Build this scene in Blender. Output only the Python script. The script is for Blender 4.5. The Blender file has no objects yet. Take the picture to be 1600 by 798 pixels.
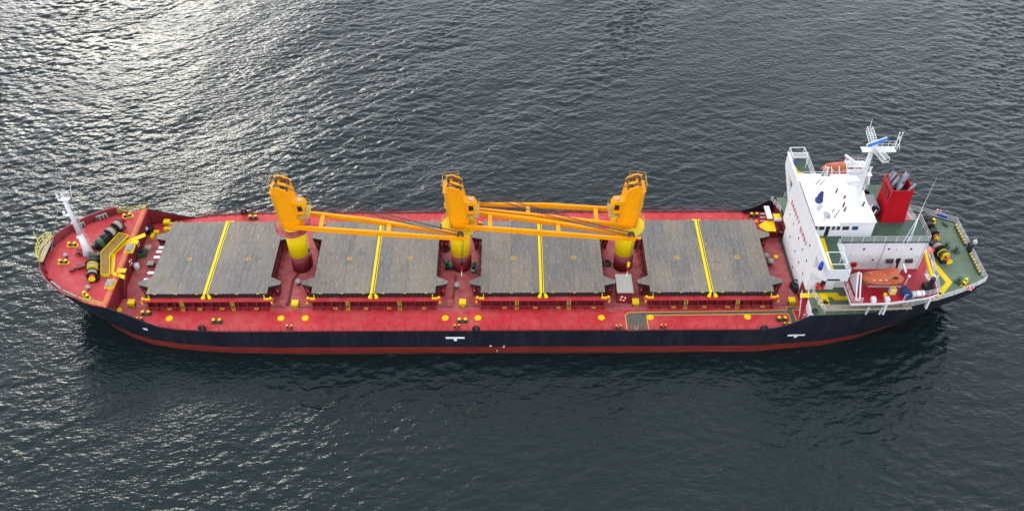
import bpy, bmesh, math, random
import numpy as np
from mathutils import Vector, Matrix
random.seed(7)
rad = math.radians
# ------------------------------------------------------------------ camera, sky, sun, exposure
scene = bpy.context.scene
W_, H_ = 1600, 798
FPX, PITCH, YAW, ROLL, CAMZ, CAMY = 1450.0, rad(44.45), rad(.08), rad(-.17), 105.0, -99.27
_f = Vector((math.sin(YAW)*math.cos(PITCH), math.cos(YAW)*math.cos(PITCH), -math.sin(PITCH)))
_r = Vector((math.cos(YAW), -math.sin(YAW), 0)); _u = _r.cross(_f)
R2 = _r*math.cos(ROLL) + _u*math.sin(ROLL); U2 = -_r*math.sin(ROLL) + _u*math.cos(ROLL)
cam_d = bpy.data.cameras.new('camera'); cam = bpy.data.objects.new('camera', cam_d)
scene.collection.objects.link(cam); scene.camera = cam
m3 = Matrix((R2, U2, -_f)).transposed()
cam.matrix_world = Matrix.Translation((0, CAMY, CAMZ)) @ m3.to_4x4()
cam_d.sensor_width = 36; cam_d.lens = FPX/W_*36; cam_d.clip_start = 1; cam_d.clip_end = 20000

SUN_EL, SUN_AZ = rad(25), rad(-24)          # azimuth from +y towards +x
world = bpy.data.worlds.new("World"); scene.world = world; world.use_nodes = True
nt = world.node_tree; nt.nodes.clear()
out = nt.nodes.new('ShaderNodeOutputWorld'); bg = nt.nodes.new('ShaderNodeBackground')
sky = nt.nodes.new('ShaderNodeTexSky'); sky.sky_type = 'NISHITA'; sky.sun_disc = False
sky.sun_elevation = SUN_EL; sky.sun_rotation = SUN_AZ
sky.air_density = 1.0; sky.dust_density = 2.5; sky.ozone_density = 1.0
hs = nt.nodes.new('ShaderNodeHueSaturation'); hs.inputs['Saturation'].default_value = .28
tc = nt.nodes.new('ShaderNodeTexCoord'); mp = nt.nodes.new('ShaderNodeMapping'); mp.inputs['Scale'].default_value = (1, 1, 2.6)
nz = nt.nodes.new('ShaderNodeTexNoise'); nz.inputs['Scale'].default_value = 3.2; nz.inputs['Detail'].default_value = 5; nz.inputs['Roughness'].default_value = .55
cr = nt.nodes.new('ShaderNodeValToRGB'); cr.color_ramp.elements[0].position = .35; cr.color_ramp.elements[0].color = (.62, .65, .70, 1)
cr.color_ramp.elements[1].position = .7; cr.color_ramp.elements[1].color = (1.15, 1.13, 1.1, 1)
mx = nt.nodes.new('ShaderNodeMix'); mx.data_type = 'RGBA'; mx.blend_type = 'MULTIPLY'; mx.inputs['Factor'].default_value = 1
L = nt.links.new
L(tc.outputs['Generated'], mp.inputs['Vector']); L(mp.outputs[0], nz.inputs['Vector']); L(nz.outputs['Fac'], cr.inputs[0])
L(sky.outputs[0], hs.inputs['Color'])
cl = nt.nodes.new('ShaderNodeMix'); cl.data_type = 'RGBA'; cl.inputs['Factor'].default_value = .86   # thin cloud sheet, brighter low down
sp = nt.nodes.new('ShaderNodeSeparateXYZ'); gr = nt.nodes.new('ShaderNodeValToRGB'); L(tc.outputs['Generated'], sp.inputs[0]); L(sp.outputs[2], gr.inputs[0])
gr.color_ramp.elements[0].position = .05; gr.color_ramp.elements[0].color = (.97, 1, 1.09, 1); gr.color_ramp.elements[1].position = 1.0; gr.color_ramp.elements[1].color = (.42, .45, .50, 1)
gm = nt.nodes.new('ShaderNodeVectorMath'); gm.operation = 'SCALE'; gm.inputs['Scale'].default_value = 12.6; L(gr.outputs[0], gm.inputs[0]); L(gm.outputs[0], cl.inputs['B'])
L(hs.outputs[0], cl.inputs['A']); L(cl.outputs['Result'], mx.inputs['A']); L(cr.outputs[0], mx.inputs['B'])
L(mx.outputs['Result'], bg.inputs['Color']); bg.inputs['Strength'].default_value = .15; L(bg.outputs[0], out.inputs[0])
sd = bpy.data.lights.new('sun', 'SUN'); sd.energy = .52; sd.angle = rad(13); sd.color = (1, .94, .80)
sun = bpy.data.objects.new('sun', sd); scene.collection.objects.link(sun)
sdir = Vector((math.sin(SUN_AZ)*math.cos(SUN_EL), math.cos(SUN_AZ)*math.cos(SUN_EL), math.sin(SUN_EL)))
sun.rotation_euler = sdir.to_track_quat('Z', 'Y').to_euler(); sun.location = sdir*300
scene.view_settings.view_transform = 'Standard'; scene.view_settings.look = 'None'
scene.view_settings.exposure = .75; scene.view_settings.gamma = 1; scene.view_settings.use_curve_mapping = False
scene.cycles.max_bounces = 5; scene.cycles.diffuse_bounces = 3; scene.cycles.glossy_bounces = 3

def D(x, y, z):                               # where a sight line meets the level z: used only to read plan positions off the photograph
    d = _f*FPX + R2*(x-800) - U2*(y-399); t = (z-CAMZ)/d.z
    return (d.x*t, CAMY + d.y*t)

# ------------------------------------------------------------------ materials
MATS = {}
def paint(name, rgb, rough=.45, var=.12, scale=.5, dirt=None, damt=.25, dscale=1.6, stretch=(1, 1, 1), bump=.0, metal=0, spec=.4, dlo=.5, dhi=.72):
    m = bpy.data.materials.new(name); m.use_nodes = True; t = m.node_tree; N = t.nodes; K = t.links.new
    b = N['Principled BSDF']; b.inputs['Roughness'].default_value = rough; b.inputs['Metallic'].default_value = metal
    b.inputs['Specular IOR Level'].default_value = spec
    g = N.new('ShaderNodeNewGeometry'); mp = N.new('ShaderNodeMapping'); mp.inputs['Scale'].default_value = stretch
    K(g.outputs['Position'], mp.inputs['Vector'])
    n = N.new('ShaderNodeTexNoise'); n.inputs['Scale'].default_value = scale; n.inputs['Detail'].default_value = 6; n.inputs['Roughness'].default_value = .65
    K(mp.outputs[0], n.inputs['Vector'])
    r = N.new('ShaderNodeValToRGB'); r.color_ramp.elements[0].position = .3; r.color_ramp.elements[1].position = .7
    lo = [max(0, c*(1-var)) for c in rgb]; hi = [min(1, c*(1+var)+var*.01) for c in rgb]
    r.color_ramp.elements[0].color = (*lo, 1); r.color_ramp.elements[1].color = (*hi, 1)
    K(n.outputs['Fac'], r.inputs[0]); c = r.outputs[0]
    if dirt:
        n2 = N.new('ShaderNodeTexNoise'); n2.inputs['Scale'].default_value = dscale; n2.inputs['Detail'].default_value = 8; n2.inputs['Roughness'].default_value = .7
        K(mp.outputs[0], n2.inputs['Vector'])
        r2 = N.new('ShaderNodeMapRange'); r2.inputs[1].default_value = dlo; r2.inputs[2].default_value = dhi; r2.inputs[4].default_value = damt
        K(n2.outputs['Fac'], r2.inputs[0])
        x = N.new('ShaderNodeMix'); x.data_type = 'RGBA'; K(r2.outputs[0], x.inputs['Factor']); K(c, x.inputs['A']); x.inputs['B'].default_value = (*dirt, 1); c = x.outputs['Result']
    SE = {'white': ((0, 2.45), (2, 2.62), .13), 'hull_black': ((0, 9.3), (2, 1.9), .5), 'hull_red': ((0, 9.3), (2, 9), .5), 'orange': ((2, 2.3), (0, 50), .25)}
    if name in SE or name in ('deck_red', 'deck_faded', 'fore_red', 'green', 'green_dark'):       # weld seams between plates and small rust spots
        s_ = N.new('ShaderNodeSeparateXYZ'); K(g.outputs['Position'], s_.inputs[0]); best = None
        for ax, pitch in SE.get(name, ((0, 6.1), (1, 2.05)))[:2]:
            a1 = N.new('ShaderNodeMath'); a1.operation = 'MULTIPLY'; K(s_.outputs[ax], a1.inputs[0]); a1.inputs[1].default_value = 1/pitch
            a2 = N.new('ShaderNodeMath'); a2.operation = 'FRACT'; K(a1.outputs[0], a2.inputs[0])
            a3 = N.new('ShaderNodeMath'); a3.operation = 'LESS_THAN'; K(a2.outputs[0], a3.inputs[0]); a3.inputs[1].default_value = .07/pitch
            if best is None: best = a3.outputs[0]
            else:
                a4 = N.new('ShaderNodeMath'); a4.operation = 'MAXIMUM'; K(best, a4.inputs[0]); K(a3.outputs[0], a4.inputs[1]); best = a4.outputs[0]
        a5 = N.new('ShaderNodeMath'); a5.operation = 'MULTIPLY'; K(best, a5.inputs[0]); a5.inputs[1].default_value = SE[name][2] if name in SE else .4
        x = N.new('ShaderNodeMix'); x.data_type = 'RGBA'; K(a5.outputs[0], x.inputs['Factor']); K(c, x.inputs['A']); x.inputs['B'].default_value = (*[v*.55 for v in rgb], 1); c = x.outputs['Result']
        n3 = N.new('ShaderNodeTexNoise'); n3.inputs['Scale'].default_value = 1.9 if name not in SE else 2.6; n3.inputs['Detail'].default_value = 7; n3.inputs['Roughness'].default_value = .75; K(g.outputs['Position'], n3.inputs['Vector'])
        r3 = N.new('ShaderNodeMapRange'); r3.inputs[1].default_value = .60; r3.inputs[2].default_value = .72; r3.inputs[4].default_value = .65 if name not in SE else .18; K(n3.outputs['Fac'], r3.inputs[0])
        x = N.new('ShaderNodeMix'); x.data_type = 'RGBA'; K(r3.outputs[0], x.inputs['Factor']); K(c, x.inputs['A']); x.inputs['B'].default_value = (*[v*.45+.02 for v in rgb], 1); c = x.outputs['Result']
    K(c, b.inputs['Base Color'])
    if bump:
        bp = N.new('ShaderNodeBump'); bp.inputs['Strength'].default_value = bump; bp.inputs['Distance'].default_value = .05; K(n.outputs['Fac'], bp.inputs['Height']); K(bp.outputs[0], b.inputs['Normal'])
    MATS[name] = m; return m
RUST = (.16, .06, .03)
paint('deck_red', (.50, .026, .034), .55, .16, .22, (.54, .115, .105), .65, .5, dlo=.42, dhi=.68, spec=.25)
paint('deck_red_worn', (.36, .05, .055), .55, .25, .4, (.42, .16, .15), .8, .8, dlo=.4, dhi=.65)
paint('deck_faded', (.40, .060, .062), .6, .2, .35, (.46, .15, .14), .85, .6, dlo=.38, dhi=.62, spec=.2)
paint('fore_red', (.48, .040, .050), .55, .14, .3, (.52, .12, .115), .6, .5, dlo=.45, dhi=.7, spec=.2)
paint('maroon', (.15, .010, .014), .5, .3, .8, (.09, .012, .012), .5)
paint('boat_red', (.36, .008, .022), .45, .12, .5, (.42, .06, .07), .35, 1.2)
paint('rail_red', (.30, .03, .035), .5, .2)
paint('hull_slime', (.075, .016, .011), .6, .4, .7, (.03, .03, .02), .8, 1.1, (.5, .5, 2), spec=.3)
paint('hull_black', (.007, .009, .017), .5, .35, .35, (.030, .025, .024), .7, 1.1, (1, 1, .16), spec=.3, dlo=.50, dhi=.72)
paint('hull_red', (.165, .016, .010), .6, .3, .5, (.09, .016, .014), .8, .9, (.5, .5, 2.2), spec=.2)
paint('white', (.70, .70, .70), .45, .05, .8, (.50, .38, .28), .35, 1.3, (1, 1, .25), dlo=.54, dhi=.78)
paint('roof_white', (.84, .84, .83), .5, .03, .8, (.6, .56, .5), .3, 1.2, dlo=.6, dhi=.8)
paint('marking_white', (.75, .76, .8), .5, .08)
paint('green', (.10, .145, .090), .55, .22, .45, (.16, .19, .14), .6, 1.0)
paint('green_dark', (.045, .09, .06), .5, .25, .45, (.10, .14, .10), .4, 1.2)
paint('walk_grey', (.11, .095, .08), .7, .2, 1.5, (.16, .13, .11), .4)
paint('yellow', (.78, .56, .002), .5, .08, 1, RUST, .25, 3, dlo=.58, dhi=.8, spec=.2)
paint('yellow_line', (.72, .40, .04), .5, .1)
paint('yellow_rail', (.62, .58, .06), .5, .1)
paint('mustard', (.48, .32, .06), .55, .25, 1.6, (.22, .14, .07), .6, 2.4)
paint('grating', (.27, .15, .025), .7, .3, 3, (.10, .06, .03), .6, 4)
paint('orange', (.86, .33, .001), .5, .06, .5, (.42, .14, .02), .5, 1.6, (1, 1, .5), dlo=.55, dhi=.8, spec=.2)
paint('boat_orange', (.44, .085, .024), .5, .15, 1.5, (.48, .17, .09), .6, 2.4)
paint('black', (.012, .012, .013), .5, .3, 2)
paint('dark_grey', (.05, .05, .052), .55, .3, 2)
paint('steel_grey', (.22, .22, .23), .5, .15, 2, (.12, .08, .06), .4, 2)
paint('pipe_grey', (.24, .26, .30), .4, .15, 2, (.05, .05, .05), .5, 1.5)
paint('pale_grey', (.45, .45, .47), .45, .1, 2)
paint('rope', (.34, .30, .24), .85, .25, 9, (.18, .15, .12), .5, 14)
paint('rope_dark', (.05, .045, .04), .85, .3, 9)
paint('machine_green', (.035, .08, .05), .5, .3, 3, (.015, .015, .012), .6, 4)
paint('red', (.40, .003, .010), .45, .1, .6, (.24, .006, .010), .5, 1.3, (1, 1, .4), spec=.25)
paint('blue', (.01, .045, .40), .5, .15, 2)
paint('blue_cloth', (.02, .045, .14), .8, .3, 3, bump=.6)
paint('radar_blue', (.03, .16, .60), .4, .05)
paint('glass', (.015, .02, .028), .12, .2, 1, spec=.6)
paint('glass_blue', (.01, .06, .13), .12, .2, 1, spec=.6)
paint('gangway', (.40, .34, .26), .6, .2, 2, (.25, .2, .15), .5, 3)
paint('concrete', (.33, .32, .29), .8, .2, 3, (.16, .15, .13), .6, 3)
paint('letter_red', (.50, .02, .04), .5, .1)
paint('life_ring', (.7, .07, .03), .5, .1)

def hatch_mat():
    m = bpy.data.materials.new('hatch'); m.use_nodes = True; t = m.node_tree; N = t.nodes; K = t.links.new; b = N['Principled BSDF']
    b.inputs['Roughness'].default_value = .6; b.inputs['Specular IOR Level'].default_value = .3
    g = N.new('ShaderNodeNewGeometry'); sx = N.new('ShaderNodeSeparateXYZ'); K(g.outputs['Position'], sx.inputs[0])
    def noise(sc, det, st, ro=.6):
        mp = N.new('ShaderNodeMapping'); mp.inputs['Scale'].default_value = st; K(g.outputs['Position'], mp.inputs['Vector'])
        n = N.new('ShaderNodeTexNoise'); n.inputs['Scale'].default_value = sc; n.inputs['Detail'].default_value = det; n.inputs['Roughness'].default_value = ro
        K(mp.outputs[0], n.inputs['Vector']); return n.outputs['Fac']
    def ramp(v, a, b_, ca, cb):
        r = N.new('ShaderNodeValToRGB'); r.color_ramp.elements[0].position = a; r.color_ramp.elements[1].position = b_
        r.color_ramp.elements[0].color = (*ca, 1); r.color_ramp.elements[1].color = (*cb, 1); K(v, r.inputs[0]); return r.outputs[0]
    def rng(v, a, b_, lo, hi):
        r = N.new('ShaderNodeMapRange'); r.inputs[1].default_value = a; r.inputs[2].default_value = b_; r.inputs[3].default_value = lo; r.inputs[4].default_value = hi; K(v, r.inputs[0]); return r.outputs[0]
    def mix(f, a, b_):
        x = N.new('ShaderNodeMix'); x.data_type = 'RGBA'; K(f, x.inputs['Factor']); K(a, x.inputs['A'])
        if isinstance(b_, tuple): x.inputs['B'].default_value = (*b_, 1)
        else: K(b_, x.inputs['B'])
        return x.outputs['Result']
    def math_(op, a, b_=None, v=None):
        x = N.new('ShaderNodeMath'); x.operation = op; K(a, x.inputs[0])
        if b_ is not None: K(b_, x.inputs[1])
        if v is not None: x.inputs[1].default_value = v
        return x.outputs[0]
    st = math_('FLOOR', math_('MULTIPLY', sx.outputs[0], v=1/2.95)); cb = N.new('ShaderNodeCombineXYZ'); K(math_('MULTIPLY', st, v=3.7), cb.inputs[0]); K(math_('MULTIPLY', sx.outputs[1], v=.12), cb.inputs[1])
    nn = N.new('ShaderNodeTexNoise'); nn.inputs['Scale'].default_value = .6; nn.inputs['Detail'].default_value = 4; K(cb.outputs[0], nn.inputs['Vector'])     # each strip of plate has weathered in its own way
    base = ramp(nn.outputs['Fac'], .42, .60, (.128, .117, .108), (.200, .165, .120))
    base = mix(rng(noise(1.6, 5, (3.2, .22, 1), .65), .47, .66, 0, .55), base, (.23, .208, .188))
    base = mix(rng(noise(1.1, 5, (2.8, .2, 1), .65), .5, .7, 0, .5), base, (.10, .094, .096))      # long worn streaks across the ship
    base = mix(rng(noise(2.2, 6, (2.6, .5, 1), .7), .56, .72, 0, .8), base, (.40, .38, .36))      # scuffed pale patches
    base = mix(rng(noise(.45, 5, (1, 1, 1), .7), .56, .75, 0, .6), base, (.085, .078, .070))       # dark stains
    # scuff dots on the stiffener lines
    fy = math_('FRACT', math_('MULTIPLY', sx.outputs[1], v=1/3.05)); near = math_('LESS_THAN', math_('ABSOLUTE', math_('SUBTRACT', fy, v=.5)), v=.045)
    fx = math_('FRACT', math_('MULTIPLY', sx.outputs[0], v=1/.74)); nx_ = math_('LESS_THAN', math_('ABSOLUTE', math_('SUBTRACT', fx, v=.5)), v=.2)
    brk = rng(noise(1.3, 3, (1, 1, 1)), .48, .55, 0, 1)
    base = mix(math_('MULTIPLY', math_('MULTIPLY', math_('MULTIPLY', near, nx_), brk), v=.6), base, (.34, .32, .29))
    ln = math_('LESS_THAN', math_('ABSOLUTE', math_('SUBTRACT', fx, v=.5)), v=.07)
    base = mix(math_('MULTIPLY', ln, v=.22), base, (.075, .072, .075))
    ln2 = math_('LESS_THAN', math_('ABSOLUTE', math_('SUBTRACT', fy, v=.5)), v=.012)
    base = mix(math_('MULTIPLY', ln2, v=.6), base, (.05, .05, .05))
    K(base, b.inputs['Base Color'])
    bp = N.new('ShaderNodeBump'); bp.inputs['Strength'].default_value = .35; bp.inputs['Distance'].default_value = .04
    K(noise(.8, 3, (1.6, .3, 1)), bp.inputs['Height']); K(bp.outputs[0], b.inputs['Normal'])
    MATS['hatch'] = m
hatch_mat()

def water_mat():
    m = bpy.data.materials.new('sea_water'); m.use_nodes = True; t = m.node_tree; N = t.nodes; K = t.links.new; b = N['Principled BSDF']
    b.inputs['Base Color'].default_value = (.005, .013, .014, 1); b.inputs['Roughness'].default_value = .07; b.inputs['IOR'].default_value = 1.34
    g = N.new('ShaderNodeNewGeometry')
    def noise(sc, st, det=3):
        mp = N.new('ShaderNodeMapping'); mp.inputs['Scale'].default_value = st; mp.inputs['Rotation'].default_value = (0, 0, rad(-28)); K(g.outputs['Position'], mp.inputs['Vector'])
        n = N.new('ShaderNodeTexNoise'); n.inputs['Scale'].default_value = sc; n.inputs['Detail'].default_value = det; K(mp.outputs[0], n.inputs['Vector']); return n.outputs['Fac']
    a = N.new('ShaderNodeBump'); a.inputs['Strength'].default_value = 1; a.inputs['Distance'].default_value = .135; mu = N.new('ShaderNodeMath'); mu.operation = 'MULTIPLY'; K(noise(1.55, (.65, 1.45, 1), 2.6), mu.inputs[0])
    mp2 = N.new('ShaderNodeMapping'); mp2.inputs['Rotation'].default_value = (0, 0, rad(-62)); mp2.inputs['Scale'].default_value = (.25, 1, 1); K(g.outputs['Position'], mp2.inputs['Vector'])
    n9 = N.new('ShaderNodeTexNoise'); n9.inputs['Scale'].default_value = .09; n9.inputs['Detail'].default_value = 3; K(mp2.outputs[0], n9.inputs['Vector'])
    mr = N.new('ShaderNodeMapRange'); mr.inputs[1].default_value = .35; mr.inputs[2].default_value = .68; mr.inputs[3].default_value = .75; mr.inputs[4].default_value = 1.4; K(n9.outputs['Fac'], mr.inputs[0]); K(mr.outputs[0], mu.inputs[1])
    K(mu.outputs[0], a.inputs['Height'])
    K(a.outputs[0], b.inputs['Normal']); MATS['water'] = m
water_mat()

# ------------------------------------------------------------------ mesh helpers
C = scene.collection
class MB:
    def __init__(s): s.v = []; s.f = []; s.m = []; s.mats = []; s.cur = 0; s.smooth = []; s.sm = False; s.done = []
    def cut(s):                              # what follows becomes a piece of its own
        if s.f: s.done.append((s.v, s.f, s.m, s.smooth)); s.v = []; s.f = []; s.m = []; s.smooth = []
        return s
    def use(s, mat, smooth=None):
        if mat not in s.mats: s.mats.append(mat)
        s.cur = s.mats.index(mat)
        if smooth is not None: s.sm = smooth
        return s
    def add(s, vs, fs):
        o = len(s.v); s.v += [tuple(v) for v in vs]
        for f in fs: s.f.append([i+o for i in f]); s.m.append(s.cur); s.smooth.append(s.sm)
        return s
    def box(s, x0, x1, y0, y1, z0, z1):
        x0, x1 = sorted((x0, x1)); y0, y1 = sorted((y0, y1)); z0, z1 = sorted((z0, z1))
        return s.add([(x0,y0,z0),(x1,y0,z0),(x1,y1,z0),(x0,y1,z0),(x0,y0,z1),(x1,y0,z1),(x1,y1,z1),(x0,y1,z1)],
              [(0,3,2,1),(4,5,6,7),(0,1,5,4),(1,2,6,5),(2,3,7,6),(3,0,4,7)])
    def obox(s, c, l, w, h, a=0):        # box on base centre c, turned by a
        ca, sa = math.cos(a), math.sin(a); V = []
        for z in (0, h):
            for x, y in ((-l/2,-w/2),(l/2,-w/2),(l/2,w/2),(-l/2,w/2)): V.append((c[0]+x*ca-y*sa, c[1]+x*sa+y*ca, c[2]+z))
        return s.add(V, [(0,3,2,1),(4,5,6,7),(0,1,5,4),(1,2,6,5),(2,3,7,6),(3,0,4,7)])
    def prism(s, poly, lo, hi, axis='z'):
        if axis == 'z': P = lambda a, b, c: (a, b, c)
        elif axis == 'y': P = lambda a, b, c: (a, c, b)
        else: P = lambda a, b, c: (c, a, b)
        n = len(poly); V = [P(a, b, lo) for a, b in poly] + [P(a, b, hi) for a, b in poly]
        return s.add(V, [tuple(range(n-1, -1, -1)), tuple(range(n, 2*n))] + [(i, (i+1) % n, n+(i+1) % n, n+i) for i in range(n)])
    def sheet(s, poly, z, t=.004): return s.prism(poly, z, z+t)
    def tube(s, p, q, r, n=6, r2=None, caps=True):
        p = Vector(p); q = Vector(q); d = (q-p)
        if d.length < 1e-6: return s
        d.normalize(); a = d.cross(Vector((0,0,1)) if abs(d.z) < .95 else Vector((1,0,0))).normalized(); b = d.cross(a); r2 = r if r2 is None else r2
        V = [p+(a*math.cos(2*math.pi*i/n)+b*math.sin(2*math.pi*i/n))*r for i in range(n)] + [q+(a*math.cos(2*math.pi*i/n)+b*math.sin(2*math.pi*i/n))*r2 for i in range(n)]
        F = [(i, (i+1) % n, n+(i+1) % n, n+i) for i in range(n)]
        if caps: F += [tuple(range(n-1,-1,-1)), tuple(range(n, 2*n))]
        return s.add(V, F)
    def cyl(s, x, y, z0, z1, r, n=16, r2=None): return s.tube((x,y,z0), (x,y,z1), r, n, r2)
    def path(s, pts, r, n=6):
        for a, b in zip(pts, pts[1:]): s.tube(a, b, r, n)
        return s
    def beam(s, p, q, w, h, w2=None, h2=None):   # rectangular bar
        p = Vector(p); q = Vector(q); d = (q-p).normalized(); a = Vector((0,0,1)).cross(d); a = a.normalized() if a.length > 1e-3 else Vector((0,1,0)); b = d.cross(a)
        w2 = w if w2 is None else w2; h2 = h if h2 is None else h2
        V = [p+a*x*w/2+b*y*h/2 for x, y in ((-1,-1),(1,-1),(1,1),(-1,1))] + [q+a*x*w2/2+b*y*h2/2 for x, y in ((-1,-1),(1,-1),(1,1),(-1,1))]
        return s.add(V, [(0,3,2,1),(4,5,6,7),(0,1,5,4),(1,2,6,5),(2,3,7,6),(3,0,4,7)])
    def ring(s, c, R, r, n=20, k=7, axis='z'):
        V = []; F = []
        for i in range(n):
            a = 2*math.pi*i/n
            for j in range(k):
                b = 2*math.pi*j/k; rr = R+r*math.cos(b); h = r*math.sin(b); x, y = rr*math.cos(a), rr*math.sin(a)
                V.append({'z': (c[0]+x, c[1]+y, c[2]+h), 'y': (c[0]+x, c[1]+h, c[2]+y), 'x': (c[0]+h, c[1]+x, c[2]+y)}[axis])
        for i in range(n):
            for j in range(k): F.append((i*k+j, ((i+1) % n)*k+j, ((i+1) % n)*k+(j+1) % k, i*k+(j+1) % k))
        return s.add(V, F)
    def ball(s, c, rx, ry=None, rz=None, n=14, k=8, half=False):
        ry = ry or rx; rz = rz or rx; V = []; F = []
        lo = 0 if half else -math.pi/2
        for j in range(k+1):
            t = lo+(math.pi/2-lo)*j/k
            for i in range(n):
                a = 2*math.pi*i/n; V.append((c[0]+rx*math.cos(t)*math.cos(a), c[1]+ry*math.cos(t)*math.sin(a), c[2]+rz*math.sin(t)))
        for j in range(k):
            for i in range(n): F.append((j*n+i, j*n+(i+1) % n, (j+1)*n+(i+1) % n, (j+1)*n+i))
        return s.add(V, F)
    def rail(s, pts, h=1.0, bars=3, step=1.5, r=.03):
        for a, b in zip(pts, pts[1:]):
            a = Vector(a); b = Vector(b); n = max(1, round((b-a).length/step))
            for i in range(n+1):
                p = a.lerp(b, i/n); s.tube(p, p+Vector((0,0,h)), r, 5)
            for k in range(bars):
                z = Vector((0,0,h*(k+1)/bars)); s.tube(a+z, b+z, r*.9, 5)
        return s
    def build(s, name, mat=None, parent=None, label=None):
        if s.done:
            s.cut(); got = s.done; s.done = []; first = None
            for s.v, s.f, s.m, s.smooth in got: o = s.build(name, mat, parent, label); first = first or o
            return first
        me = bpy.data.meshes.new(name); me.from_pydata(s.v, [], s.f)
        mats = s.mats or [mat]
        for mm in mats: me.materials.append(MATS[mm])
        me.polygons.foreach_set('material_index', s.m if s.mats else [0]*len(s.f)); me.polygons.foreach_set('use_smooth', s.smooth)
        me.update()
        bm = bmesh.new(); bm.from_mesh(me); bmesh.ops.recalc_face_normals(bm, faces=bm.faces); bm.to_mesh(me); bm.free()
        o = bpy.data.objects.new(name, me); C.objects.link(o)
        if parent: o.parent = parent
        if label: o['label'] = label
        return o
def tag(o, label=None, cat=None, group=None, kind=None):
    if label: o['label'] = label
    if cat: o['category'] = cat
    if group: o['group'] = group
    if kind: o['kind'] = kind
    return o
def empty(name, loc=(0,0,0), rz=0, parent=None):
    o = bpy.data.objects.new(name, None); C.objects.link(o); o.location = loc; o.rotation_euler.z = rz; o.empty_display_size = .5
    if parent: o.parent = parent
    return o
def copy_tree(o, parent=None):
    c = o.copy(); C.objects.link(c); c.parent = parent
    for ch in [x for x in bpy.data.objects if x.parent == o]: copy_tree(ch, c)
    return c

# ------------------------------------------------------------------ the sea: a wave field summed from wind-sea spectra
def make_sea():
    n, Lx = 1024, 280.0
    rs = np.random.RandomState(11)
    k1 = np.fft.fftfreq(n, Lx/n)*2*math.pi; KX, KY = np.meshgrid(k1, k1); K = np.hypot(KX, KY); K[0,0] = 1
    def spec(lam, ang, spread, rms, p=4.0, lmin=.5):
        kp = 2*math.pi/lam; th = np.arctan2(KY, KX) - ang
        S = np.exp(-1.25*(kp/K)**2)/K**p*np.maximum(0, np.cos(th))**spread*np.exp(-(K*lmin/(2*math.pi))**2); S[0,0] = 0
        h = np.fft.ifft2(np.sqrt(S)*(rs.normal(size=S.shape)+1j*rs.normal(size=S.shape))).real
        return h/h.std()*rms
    # crests in the photograph run from lower left to upper right; a weaker second sea crosses them
    def patch(lam, lo, hi):                  # gusts: where the chop is stronger or weaker
        kp = 2*math.pi/lam; c_, s_ = math.cos(rad(62)), math.sin(rad(62)); S = np.exp(-(((KX*c_+KY*s_)*3.2)**2+(KX*s_-KY*c_)**2)/kp**2); S[0,0] = 0; h = np.fft.ifft2(S*(rs.normal(size=S.shape)+1j*rs.normal(size=S.shape))).real; return np.clip((lo+hi)/2+(hi-lo)/3*h/h.std(), lo, hi)
    g1 = patch(26, .5, 1.5); g2 = patch(11, .7, 1.35)
    H = (spec(4.6, rad(110), 7, .034) + spec(3.4, rad(66), 7, .024)*g2)*g1 + spec(1.6, rad(98), 3, .026)*g1*g2 + spec(30, rad(150), 8, .09, 5)
    xs = (np.arange(n)-n/2)*Lx/n; ys = xs + 28
    X, Y = np.meshgrid(xs, ys)
    edge = np.clip((Lx/2-np.maximum(abs(X), abs(Y-28)))/8, 0, 1); H = H*edge
    v = np.stack([X, Y, H], -1).reshape(-1, 3).astype(np.float32)
    i = np.arange(n-1); I, J = np.meshgrid(i, i); a = (J*n+I).ravel()
    q = np.stack([a, a+1, a+n+1, a+n], -1)
    # sheet on to the horizon, joined to the rim of the wave field
    far = 9000.0; x0, x1, y0, y1 = xs[0], xs[-1], ys[0], ys[-1]
    ev = np.array([(-far,-far,0),(far,-far,0),(far,far,0),(-far,far,0)], np.float32); o = n*n
    c = [0, n-1, n*n-1, n*(n-1)]
    allv = np.concatenate([v, ev]); extra = [(o, o+1, c[1], c[0]), (o+1, o+2, c[2], c[1]), (o+2, o+3, c[3], c[2]), (o+3, o, c[0], c[3])]
    q = np.concatenate([q, np.array(extra)])
    me = bpy.data.meshes.new('sea'); me.vertices.add(len(allv)); me.vertices.foreach_set('co', allv.ravel())
    me.loops.add(q.size); me.loops.foreach_set('vertex_index', q.ravel().astype(np.int32))
    me.polygons.add(len(q)); me.polygons.foreach_set('loop_start', np.arange(0, q.size, 4, dtype=np.int32)); me.polygons.foreach_set('loop_total', np.full(len(q), 4, np.int32))
    me.polygons.foreach_set('use_smooth', np.ones(len(q), bool)); me.update(); me.validate()
    me.materials.append(MATS['water'])
    s = bpy.data.objects.new('sea', me); C.objects.link(s); tag(s, 'grey green choppy sea around the ship', kind='structure')
make_sea()

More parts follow.
